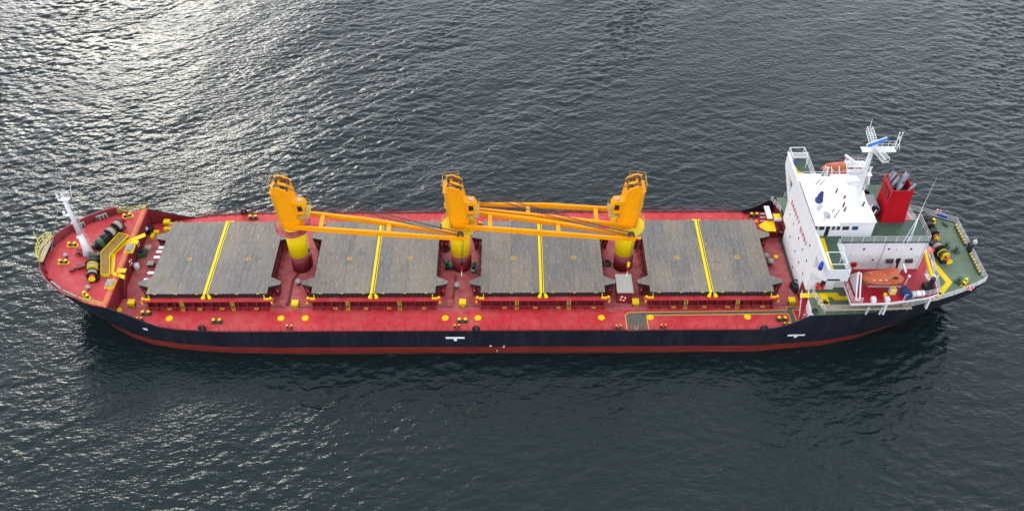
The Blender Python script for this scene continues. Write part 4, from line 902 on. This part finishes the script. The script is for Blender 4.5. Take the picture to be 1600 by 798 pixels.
# ---- winches with rope drums
def winch(x, y, z, a, spec, label=None, r=.75):
    """spec: list of (offset along the shaft, width, radius, rope material, flange material)"""
    o = empty('mooring_winch', (x, y, z), a, ship)
    if label: o['label'] = label
    lo = min(s[0]-s[1]/2 for s in spec)-.5; hi = max(s[0]+s[1]/2 for s in spec)+.5
    mb = MB(); mb.use('black'); mb.tube((lo, 0, 1.0), (hi, 0, 1.0), .14, 10)
    for s in spec: mb.prism([(-.55,0),(.55,0),(.2,1.2),(-.2,1.2)], s[0]-s[1]/2-.2, s[0]-s[1]/2-.08, 'x')
    mb.box(lo, hi, -.65, .65, 0, .12)
    for s in spec:
        x_ = s[0]+s[1]/2+.12; mb.tube((x_, -.75, .3), (x_, -.75, 1.5), .05, 5); mb.ring((x_, -.75, 1.5), .16, .03, 10, 4, 'y'); mb.box(x_-.1, x_+.1, .4, .85, .1, .7); mb.beam((x_, -.6, .3), (x_, .6, .45), .1, .1)
    mb.use('machine_green'); mb.obox((lo+.2, .7, .1), .6, .5, .8); mb.build('winch_frame', None, o)
    for u, w, rr, rope, fl in spec:
        if rope:
            mb = MB(); mb.use(rope, True); mb.tube((u-w/2, 0, 1.0), (u+w/2, 0, 1.0), rr*.86, 22); mb.sm = False
            for e in (-1, 1): mb.use(fl); mb.tube((u+e*w/2-.04, 0, 1.0), (u+e*w/2+.04, 0, 1.0), rr, 24)
            mb.build('rope_drum', None, o)
        else:
            mb = MB(); mb.use(fl); mb.box(u-w/2, u+w/2, -rr, rr, .12, 1.0+rr*.7); mb.sm = True; mb.tube((u-w/2-.05, 0, 1.1), (u+w/2+.05, 0, 1.1), rr*.95, 16); mb.sm = False; mb.build('gear_case', None, o)
    return o
def warp(o, u, m1='life_ring', m2='yellow'):
    mb = MB(); mb.use(m1, True); mb.tube((u-.3, 0, 1.0), (u, 0, 1.0), .42, 16, .26); mb.tube((u, 0, 1.0), (u+.3, 0, 1.0), .26, 16, .42); mb.use(m2, False); mb.tube((u+.3, 0, 1.0), (u+.38, 0, 1.0), .46, 16); mb.build('warping_head', None, o)
p = Vector((*D(190,346,8.9), 0)); q = Vector((*D(150,384,8.9), 0)); a = math.atan2((p-q).y, (p-q).x); Lw = (p-q).length; mid = (p+q)/2
o = winch(mid.x, mid.y, ZF, a, [(Lw*.33, .95, .84, 'rope', 'black'), (Lw*.06, .95, .84, 'rope', 'black'), (-Lw*.16, .8, .6, None, 'black'), (-Lw*.36, .7, .6, None, 'machine_green')], 'winch with two pale rope drums')
warp(o, Lw*.33+1.0, 'red', 'red')
p = Vector((*D(143.5,436,8.9), 0)); q = Vector((*D(145.5,394,8.9), 0)); a = math.atan2((p-q).y, (p-q).x); Lw = (p-q).length; mid = (p+q)/2
o = winch(mid.x, mid.y, ZF, a, [(Lw*.30, .8, .74, 'rope', 'black'), (Lw*.06, .8, .78, 'rope', 'yellow'), (-Lw*.14, .5, .62, None, 'black'), (-Lw*.34, .5, .5, None, 'machine_green')], 'winch with yellow flanged drums')
warp(o, Lw*.30+.8)
# chain stoppers and chains running forward
for pts in (((113,423),(128,418),(138,409)), ((123,395),(134,397)),):
    mb = MB(); mb.use('maroon')
    P = [(*D(x, y, ZF), ZF+.2) for x, y in pts]; mb.path(P, .16, 7)
    c = D(*pts[min(1, len(pts)-1)], ZF); mb.obox((c[0], c[1], ZF), 1.2, .8, .5, .4); mb.obox((P[0][0], P[0][1], ZF), .6, .6, .35, .2); mb.build('chain_stopper', None, ship)
for x, y in ((125,392),(128,399),(122,401)):
    c = D(x, y, ZF); mb = MB(); mb.use('maroon'); mb.ring((c[0], c[1], ZF+.25), .3, .06, 12, 5, 'y'); mb.build('deck_ring', None, ship)
# yellow grating platform and painted path on the forecastle
P = [D(*p, ZF+.5) for p in ((186,364),(158,394),(158,429.5),(171,429.5),(172,398),(201,368))]
mb = MB(); mb.use('grating'); mb.prism(P, ZF+.42, ZF+.5); mb.use('yellow')
for i in range(len(P)): mb.tube((*P[i], ZF), (*P[i], ZF+.45), .06, 6); mb.beam((*P[i], ZF+.56), (*P[(i+1) % len(P)], ZF+.56), .06, .14)
mb.build('grating_platform', None, ship)
for x, y in ((188,371.5),(174,399),(166,431.5)):
    c = D(x, y, ZF); mb = MB(); mb.use('yellow'); mb.obox((c[0], c[1], ZF), .8, .3, .3, .5 if y < 410 else 0); mb.build('platform_step', None, ship)
painted('fore_marking', [D(*p, ZF) for p in ((226,364),(228,369),(196,382),(181,396),(178,425),(196,430),(194,436),(172,428),(175,394),(192,377))], ZF, 'yellow', parent=ship, label='yellow walkway bent round the bow winches')
for x, y in ((209,379),(190,423)):
    c = D(x, y, ZF); mb = MB(); mb.use('yellow'); mb.obox((c[0], c[1], ZF), 1.3, .8, .12); mb.build('hatch_lid', None, ship)
for x, y in ((173,445),(203,390)):
    c = D(x, y, ZF); mb = MB(); mb.use('yellow'); mb.obox((c[0], c[1], ZF), 1.3, 1.6, .25); mb.use('concrete'); mb.obox((c[0], c[1], ZF+.25), 1.0, 1.3, .35); mb.ball((c[0], c[1], ZF+.6), .45, .5, .2, half=True); mb.build('vent_hatch', None, ship)
# orange rails along the forecastle break, yellow rails at the bow and quarters
mb = MB(); mb.use('yellow_line'); x = -57.45
mb.rail([(x, -10.5, ZF), (x, -5.2, ZF)], 1.0, 3, 1.3, .035); mb.rail([(x, -3.9, ZF), (x, 10.4, ZF)], 1.0, 3, 1.3, .035); mb.build('break_railing', None, ship)
mb = MB(); mb.use('yellow_rail')
for side in (-1, 1): mb.cut(); mb.rail([(x_, side*(hb(x_, 8)-.15), ZF) for x_ in np.linspace(-61.4, -57.6, 4)], 1.0, 3, 1.3, .035)
mb.build('quarter_railing', None, ship)
mb = MB(); mb.use('yellow_rail')                       # stem pulpit
import itertools
arc = [D(*p, 9.0) for p in ((83,371),(76,371),(69,375),(63,383),(59.5,393),(59,402),(62,409),(67,408))]
for h in (9.0, 9.5, 10.0): mb.path([(x_, y_, h) for x_, y_ in arc], .05, 5)
for x_, y_ in arc: mb.tube((x_, y_, 9.0), (x_, y_, 10.0), .04, 5)
for h in (9.5, 10.0): mb.tube((*arc[0], h), (*arc[-1], h), .04, 5)
q_ = D(63, 385, 9.0); mb.tube((*q_, 10.0), (q_[0]-.6, q_[1]+.9, 11.2), .05, 5)
mb.use('gangway'); mb.prism(arc, 8.9, 8.98); mb.build('bow_pulpit', None, ship)
# fairlead rollers set into the bow bulwark
for x0, x1, s in ((-64.3,-62.9,1),(-66.6,-65.8,1),(-66.4,-64.4,-1),(-64.0,-61.8,-1)):
    mb = MB(); mb.use('concrete'); a = Vector((x0, s*(hb(x0, 8.6)-.42), ZF)); b = Vector((x1, s*(hb(x1, 8.6)-.42), ZF)); mb.beam(a+Vector((0,0,.5)), b+Vector((0,0,.5)), .25, .8)
    mb.use('black')
    for k in range(3): c = a.lerp(b, (k+.5)/3)-Vector((0, s*.15, 0)); mb.cyl(c.x, c.y, ZF+.1, ZF+.8, .12, 8)
    mb.build('bow_fairlead', None, ship)
# foremast
fm = empty('foremast', (-63.0, -.1, ZF), 0, ship)
mb = MB(); mb.use('white'); mb.sm = True; mb.tube((0,0,0), (0,0,4.5), .62, 14, .36); mb.tube((0,0,4.5), (0,0,11.3), .34, 14, .28); mb.sm = False
mb.prism([(-.9,0),(.9,0),(.3,2.5),(-.3,2.5)], -.06, .06, 'y'); mb.build('mast_tube', None, fm)
mb = MB(); mb.use('pale_grey')
for e in (-.2, .2): mb.tube((.75, e, 0), (.42, e, 11.2), .025, 4)
for k in range(30): mb.tube((.74-k*.011, -.2, .3+k*.37), (.74-k*.011, .2, .3+k*.37), .018, 4)
for k in range(9): mb.ring((.6-k*.02, 0, 2.4+k*.95), .36, .02, 12, 4)
mb.build('mast_ladder', None, fm)
mb = MB(); mb.use('white'); mb.box(-.5, .8, -.4, .4, 11.27, 11.32); mb.rail([(-.5,-.4,11.3),(.8,-.4,11.3),(.8,.4,11.3),(-.5,.4,11.3)], .7, 2, .7, .02); mb.tube((0,0,11.3), (0,0,12.5), .1, 6); mb.tube((.9,.5,11.3), (1.1,1.0,13.0), .05, 5); mb.tube((-.6,-.3,11.3), (-.6,-.3,12.2), .15, 8); mb.tube((-.9,-.6,11.9),(.9,.9,12.2),.045,5); mb.build('crosstree', None, fm)
mb = MB(); mb.use('white'); mb.cyl(-.9, 0, 8.3, 8.9, .2, 10); mb.box(-1.1, -.2, -.25, .25, 8.2, 8.28); mb.ball((-.6, .3, 6.4), .18); mb.cyl(-.55, .1, 3.6, 3.9, .2, 8); mb.build('mast_lamp', None, fm)
mb = MB(); mb.use('pale_grey'); mb.tube((-.6, 0, 11.3), (-5.3, 0, 1.2), .02, 4); mb.tube((-.6,-.3,8.4), (-5.6, -2.6, .1), .02, 4) if False else None; mb.build('forestay', None, fm)
# loose looking fittings between forecastle and first hatch
c = D(202, 376, ZM+.6); mb = MB(); mb.use('pale_grey', True); mb.ball((c[0], c[1], ZM+.8), .75, .7, .7); mb.use('dark_grey', False); mb.obox((c[0], c[1], ZM), .9, .9, .4); mb.build('fan_housing', None, ship, 'round pale fan housing by the forecastle')
c = D(223, 399, ZM); mb = MB(); mb.use('machine_green'); mb.obox((c[0], c[1], ZM), 1.3, 1.2, .9, .3); mb.use('black'); mb.cyl(c[0], c[1], ZM+.9, ZM+1.2, .4, 10); mb.use('gangway'); mb.obox((c[0]+.6, c[1]+1.3, ZM), .9, .9, .6); mb.build('deck_machinery', None, ship)
c = D(237, 415, ZM); mb = MB(); mb.use('dark_grey'); mb.obox((c[0], c[1], ZM), .9, .8, .55); mb.use('concrete'); mb.obox((c[0], c[1], ZM+.55), 1.0, .9, .08); mb.build('deck_locker', None, ship)
for x, y in ((254,386),(250.5,392.5),(246.5,401),(237,425.5),(231,436)):
    c = D(x, y, 7.2); mb = MB(); mb.use('marking_white'); mb.obox((c[0], c[1], 7.05), 1.2, .45, .12); mb.use('maroon'); mb.obox((c[0]+.3, c[1], ZM), .3, .3, 2.05); mb.build('cover_rest', None, ship)
mb = MB(); mb.use('yellow')
for x, y, w_, d_ in ((244,361,.8,.5),(238,367,.5,1.0),(262,356,1.2,.7)): mb.cut(); c = D(x, y, ZM+.6); mb.obox((c[0], c[1], ZM), w_, d_, .6)
mb.build('tool_locker', None, ship); 
c = D(234,355,ZM+.8); mb = MB(); mb.use('black'); mb.obox((c[0], c[1]-.3, ZM), .9, 1.2, 1.1); mb.use('pale_grey'); mb.ball((c[0]-.3, c[1]-.7, ZM+1.1), .35); mb.build('winch_motor', None, ship)
# provision crane on the boat deck
pc = empty('provision_crane', (58.3, -10.3, ZB), 0, ship)
mb = MB(); mb.use('black'); mb.cyl(0, 0, 0, .3, .8, 14); mb.cyl(0, 0, .3, 2.4, .35, 12); mb.obox((-.3, 0, .3), 1.4, 1.0, .9); mb.build('crane_post', None, pc)
mb = MB(); mb.use('yellow'); mb.beam((-.05, -.1, 2.0), (.1, 6.0, 3.3), .35, .5, .28, .35); mb.build('crane_boom', None, pc)
mb = MB(); mb.use('white'); mb.box(-.3, 1.2, .8, 2.0, 1.2, 1.25); mb.rail([(-.3,.8,1.25),(1.2,.8,1.25),(1.2,2,1.25),(-.3,2,1.25),(-.3,.8,1.25)], .8, 2, .8, .03); mb.build('crane_platform', None, pc)
# stowed gangway along the near side
mb = MB(); mb.use('gangway'); a = Vector((43.7, -12.05, ZP+.75)); b = Vector((55.6, -11.75, ZP+.75))
mb.beam(a, b, .75, .12); 
for s in (-.4, .4): mb.beam(a+Vector((0,s,.18)), b+Vector((0,s,.18)), .06, .3)
mb.box(54.6, 55.9, -12.3, -10.6, ZP+.9, ZP+1.0)
for k in range(9): c = a.lerp(b, k/8); mb.tube((c.x, c.y, ZP), (c.x, c.y, ZP+.7), .05, 5)
mb.build('accommodation_ladder', None, ship)
for x in (50.0, 51.9):
    mb = MB(); mb.use('white'); mb.obox((x, -12.25, ZB), .6, .7, .55); mb.build('davit_foot', None, acc)
    mb = MB(); mb.use('pale_grey'); mb.tube((x-.2, -11.9, ZP+.3), (x-.2, -12.3, ZP+1.4), .12, 6); mb.tube((x-.2, -12.3, ZP+1.4), (x-.5, -12.6, ZP+.2), .14, 6); mb.build('ladder_davit', None, ship)
# aft winches
for (x0, y0), (x1, y1), sp, lb in ((((1442,339)), ((1462,371)), [(-1.6,.9,.85,None,'black'),(-.2,.8,.78,'rope_dark','black'),(1.3,.8,.75,'rope_dark','black')], 'dark winch behind the funnel'), (((1461,383)), ((1481,407)), [(-1.1,.9,.85,'rope','black'),(.5,.8,.74,'rope_dark','yellow')], 'winch with yellow ended drums at the stern')):
    p = Vector((*D(x0, y0, 8.9), 0)); q = Vector((*D(x1, y1, 8.9), 0)); a = math.atan2((q-p).y, (q-p).x); m_ = (p+q)/2
    o = winch(m_.x, m_.y, ZP, a, sp, lb); warp(o, (q-p).length/2+.1) 
    mb = MB(); mb.use('black'); mb.box(-(q-p).length/2-.9, -(q-p).length/2-.1, -.7, .7, .1, 1.2); mb.build('gear_case', None, o)
c = D(1452, 392, 8.9); mb = MB(); mb.use('life_ring'); mb.obox((c[0], c[1], ZP), 1.0, .9, 1.3, .4); mb.use('machine_green'); mb.obox((c[0]-.6, c[1]+.9, ZP), 1.2, 1.0, 1.2, .4); mb.build('winch_control', None, ship)

# ------------------------------------------------------------------ boat davits (parts) and lifeboats (things that hang in them)
for s in (-1, 1):
    for x in (47.9, 54.4):
        mb = MB(); mb.use('white'); y0 = s*12.2; y1 = s*7.6; zt_ = ZB+3.2 if s < 0 else ZB+5.6
        if s < 0 and x > 50: mb.beam((x, s*7.8, ZB), (x, s*8.4, zt_), .22, .3); mb.beam((x, s*8.4, zt_), (x, s*9.8, zt_-.1), .22, .3)
        else:
            mb.beam((x-.25, y0, ZB), (x-.25, s*10.0, zt_), .16, .2); mb.beam((x+.25, y0, ZB), (x+.25, s*10.0, zt_), .16, .2); mb.beam((x, s*7.6, ZB), (x, s*10.0, zt_), .2, .3); mb.prism([(s*8.0, ZB), (s*11.6, ZB), (s*10.0, zt_-.2)], x-.04, x+.04, 'x')
            mb.beam((x-.25, y0, ZB+.15), (x+.25, y0, ZB+.15), .15, .15)
        mb.build('boat_davit', None, acc)
mb = MB(); mb.use('white'); mb.box(48.4, 53.6, 9.2, 9.7, ZB+4.2, ZB+4.5)
for k in range(5): mb.box(48.6+k*1.15, 48.8+k*1.15, 9.3, 9.5, ZB, ZB+4.2); mb.beam((48.7+k*1.15, 9.5, ZB+4.5), (48.7+k*1.15, 10.6, ZB+5.3), .12, .12)
mb.build('davit_gallery', None, acc)
def lifeboat(loc, rz, label):
    o = empty('lifeboat', loc, rz); o.scale = (.93, 1, 1.04)
    tag(o, label, 'lifeboat', 'enclosed orange lifeboats in davits')
    # hull and canopy lofted from stations: x, half beam, keel z, rail z, canopy half width, canopy top
    st = [(-3.2,.05,1.0,1.25,.04,1.35),(-2.9,.55,.55,1.22,.42,1.55),(-2.3,.95,.25,1.18,.8,1.95),(-1.2,1.18,.08,1.12,.95,2.15),(0,1.22,0,1.1,1.0,2.2),(.4,1.22,0,1.1,1.0,2.22),(.75,1.22,.02,1.1,1.0,2.75),(1.9,1.12,.1,1.12,.85,2.75),(2.3,1.02,.25,1.15,.75,1.9),(2.9,.8,.5,1.2,.5,1.5),(3.2,.4,.8,1.25,.25,1.35)]
    def loft(rows, mat, name, smooth=True):
        V = []; F = []; n = len(rows[0])
        for r in rows: V += r
        for i in range(len(rows)-1):
            for j in range(n-1): F.append((i*n+j, (i+1)*n+j, (i+1)*n+j+1, i*n+j+1))
        F.append(tuple(range(n))); F.append(tuple((len(rows)-1)*n+j for j in range(n)))
        mb = MB(); mb.use(mat, smooth); mb.add(V, F); return mb.build(name, None, o)
    loft([[(x, -b, zr), (x, -b*.92, zr-.35*(zr-zk)), (x, -b*.5, zk+.15*(zr-zk)), (x, 0, zk), (x, b*.5, zk+.15*(zr-zk)), (x, b*.92, zr-.35*(zr-zk)), (x, b, zr)] for x, b, zk, zr, c, ct in st], 'boat_orange', 'boat_hull')
    loft([[(x, -b*.98, zr), (x, -c, zr+.45*(ct-zr)), (x, -c*.8, zr+.85*(ct-zr)), (x, -c*.4, ct), (x, c*.4, ct), (x, c*.8, zr+.85*(ct-zr)), (x, c, zr+.45*(ct-zr)), (x, b*.98, zr)] for x, b, zk, zr, c, ct in st], 'boat_orange', 'canopy')
    mb = MB(); mb.use('dark_grey')
    for s in (-1, 1):
        for a, b in zip(st, st[1:]): mb.beam((a[0], s*(a[1]+.02), a[3]), (b[0], s*(b[1]+.02), b[3]), .08, .12)
    mb.build('fender_strip', None, o)
    mb = MB(); mb.use('glass')
    for s in (-1, 1): mb.box(1.1, 1.75, s*.90, s*.975, 2.05, 2.35)
    mb.build('window', None, o)
    mb = MB(); mb.use('marking_white')
    for x_ in (-1.6, -.7, .2): mb.box(x_-.15, x_+.15, -.98, -.90, 1.75, 1.85)
    for k in range(9): mb.path([(-2.4+k*.55, -1.2, 1.0), (-2.12+k*.55, -1.27, .8), (-1.85+k*.55, -1.2, 1.0)], .025, 4)
    mb.build('grab_line', None, o)
    mb = MB(); mb.use('boat_orange'); mb.cyl(-1.9, 0, 1.95, 2.2, .4, 16); mb.cut(); mb.cyl(1.3, 0, 2.72, 2.85, .3, 14); mb.build('boat_hatch', None, o)
    return o
lifeboat((51.35, -9.9, ZB+.75), 0, 'orange enclosed lifeboat over the open red deck, beside a white house wall')
lifeboat((50.9, 12.2, ZB+2.1), 0, 'orange enclosed lifeboat on the ship\'s far side, beyond the white wheelhouse roof')
# things on the boat deck
c = D(1433, 458, ZB+.5); r_ = empty('liferaft_canister', (c[0], c[1]-.2, ZB), .12); tag(r_, 'white barrel shaped liferaft canister lying by a blue cover', 'liferaft')
mb = MB(); mb.use('white', True); mb.tube((-.85,0,.65), (.85,0,.65), .42, 18); mb.sm = False
mb.build('canister', None, r_); mb = MB(); mb.use('dark_grey')
for x_ in (-.4, .4): mb.tube((x_-.04,0,.65), (x_+.04,0,.65), .435, 18)
mb.build('strap', None, r_)
mb = MB(); mb.use('steel_grey'); mb.box(-.6,-.5,-.4,.4,0,.3); mb.box(.5,.6,-.4,.4,0,.3); mb.build('cradle', None, r_)
c = D(1416, 458, ZB+.5); mb = MB(); mb.use('blue_cloth', False); mb.prism([(-.5,0),(.55,0),(.4,.9),(.05,1.45),(-.45,.9)], -.9, .9, 'y'); o = mb.build('covered_equipment'); o.location = (c[0], c[1], ZB); o.rotation_euler.z = .3
bm = bmesh.new(); bm.from_mesh(o.data); bmesh.ops.bevel(bm, geom=list(bm.edges), offset=.14, segments=3, affect='EDGES'); bm.to_mesh(o.data); bm.free()
tag(o, 'dark blue canvas cover over equipment on the red boat deck', 'cover')
c = D(1393, 458, ZB); o = empty('equipment_box', (c[0], c[1], ZB), .1); tag(o, 'upright yellow and white box below the near lifeboat', 'box')
mb = MB(); mb.use('white'); mb.obox((0,0,0), .8, .6, 1.0); mb.build('case', None, o); mb = MB(); mb.use('yellow'); mb.obox((0,-.32,.08), .55, .05, .8); mb.obox((0,0,1.0), .6, .5, .04); mb.build('panel', None, o)
c = D(1383.5, 459, ZB+.5); mb = MB(); mb.use('yellow'); mb.ball((0,0,.4), .28); mb.cyl(0,0,0,.2,.2,10); o = mb.build('float_light'); o.location = (c[0], c[1], ZB); tag(o, 'small yellow float light beside the yellow and white box', 'float light')
c = D(1411, 449, ZB); mb = MB(); mb.use('white'); mb.tube((c[0],c[1],ZB), (c[0]+.3,c[1]+.2,ZB+2.0), .06, 6); mb.tube((c[0]+.3,c[1]+.2,ZB+2.0), (c[0]+.35,c[1]+.2,ZB+2.2), .2, 10); mb.build('floodlight', None, acc)

# ------------------------------------------------------------------ loose things about the ship
def life_ring(loc, axis, label, m2='marking_white', r=.38):
    o = empty('life_ring', loc); tag(o, label, 'life ring', 'life rings hung about the ship')
    mb = MB(); mb.use('life_ring', True); mb.ring((0,0,0), r, .1, 22, 8, axis); mb.build('ring', None, o)
    mb = MB(); mb.use(m2)
    for k in range(4):
        a = k*math.pi/2+.5; x_, y_ = r*math.cos(a), r*math.sin(a); p = {'x': (0, x_, y_), 'y': (x_, 0, y_), 'z': (x_, y_, 0)}[axis]; mb.ball(p, .13)
    mb.build('band', None, o)
life_ring((16.2, -7.55, 6.2), 'y', 'red life ring on the grey roofed locker beside the after crane')
life_ring((-57.1, -.4, 6.9), 'x', 'life ring on the forecastle bulkhead just above the white drum')
life_ring((-57.1, 3.6, 6.9), 'x', 'life ring high on the forecastle bulkhead beside green machinery')
c = D(1458, 413, ZP+.8)
life_ring((66.4, 8.25, ZP+.7), 'y', 'red life ring on the white stern railing, far side')
life_ring((65.6, -8.15, ZP+.7), 'y', 'orange life ring on the white stern railing, near side')
life_ring((42.0, -10.9, ZM+.9), 'y', 'yellowish orange life ring at the foot of the red and white stairway')
def tyre(x, y, z, label, R=.5):
    c = D(x, y, z); mb = MB(); mb.use('black', True); mb.ring((0,0,.22), R, .22, 24, 10); o = mb.build('rubber_tyre'); o.location = (c[0], c[1], z); tag(o, label, 'tyre', 'tyres lying on deck by the cranes'); return o
tyre(948, 412, ZM, 'black tyre on the red deck beside the after crane column')
tyre(697, 389, ZM, 'black tyre in the shade beside the middle crane column')
c = D(214, 417, ZM+.4); o = empty('white_drum', (c[0], c[1], ZM), -.2); tag(o, 'white steel drum on the red deck under the forecastle', 'drum')
mb = MB(); mb.use('white', True); mb.cyl(0,0,0,.95,.42,18); mb.build('barrel', None, o); mb = MB(); mb.use('pale_grey')
for z_ in (.3,.62,.95): mb.ring((0,0,z_), .42, .025, 18, 5)
mb.build('hoop', None, o)
c = D(1478, 338+0, ZP); 
mb = MB(); mb.use('blue'); mb.obox((0,0,0), 1.5, .35, .35); o = mb.build('blue_tarpaulin'); o.location = (67.0-.2, 7.4, ZP+.5); o.rotation_euler.z = -.45; tag(o, 'rolled blue tarpaulin tied to the stern railing', 'tarpaulin')
c = D(1308, 480, ZP)
def coil(x, y, z, r, mat, label):
    c = D(x, y, z); mb = MB(); mb.use(mat, True)
    for k in range(4): mb.ring((random.uniform(-.03,.03), random.uniform(-.03,.03), .06+.09*k), r-.05*(k % 2), .055, 20, 5)
    o = mb.build('rope_coil'); o.location = (c[0], c[1], z); tag(o, label, 'rope'); return o
coil(1273, 487, ZP, .4, 'rope_dark', 'dark rope coil on the green deck at the head of the white railing')
coil(994, 513, ZM, .3, 'rope', 'small pale rope coil on the grey painted walkway')
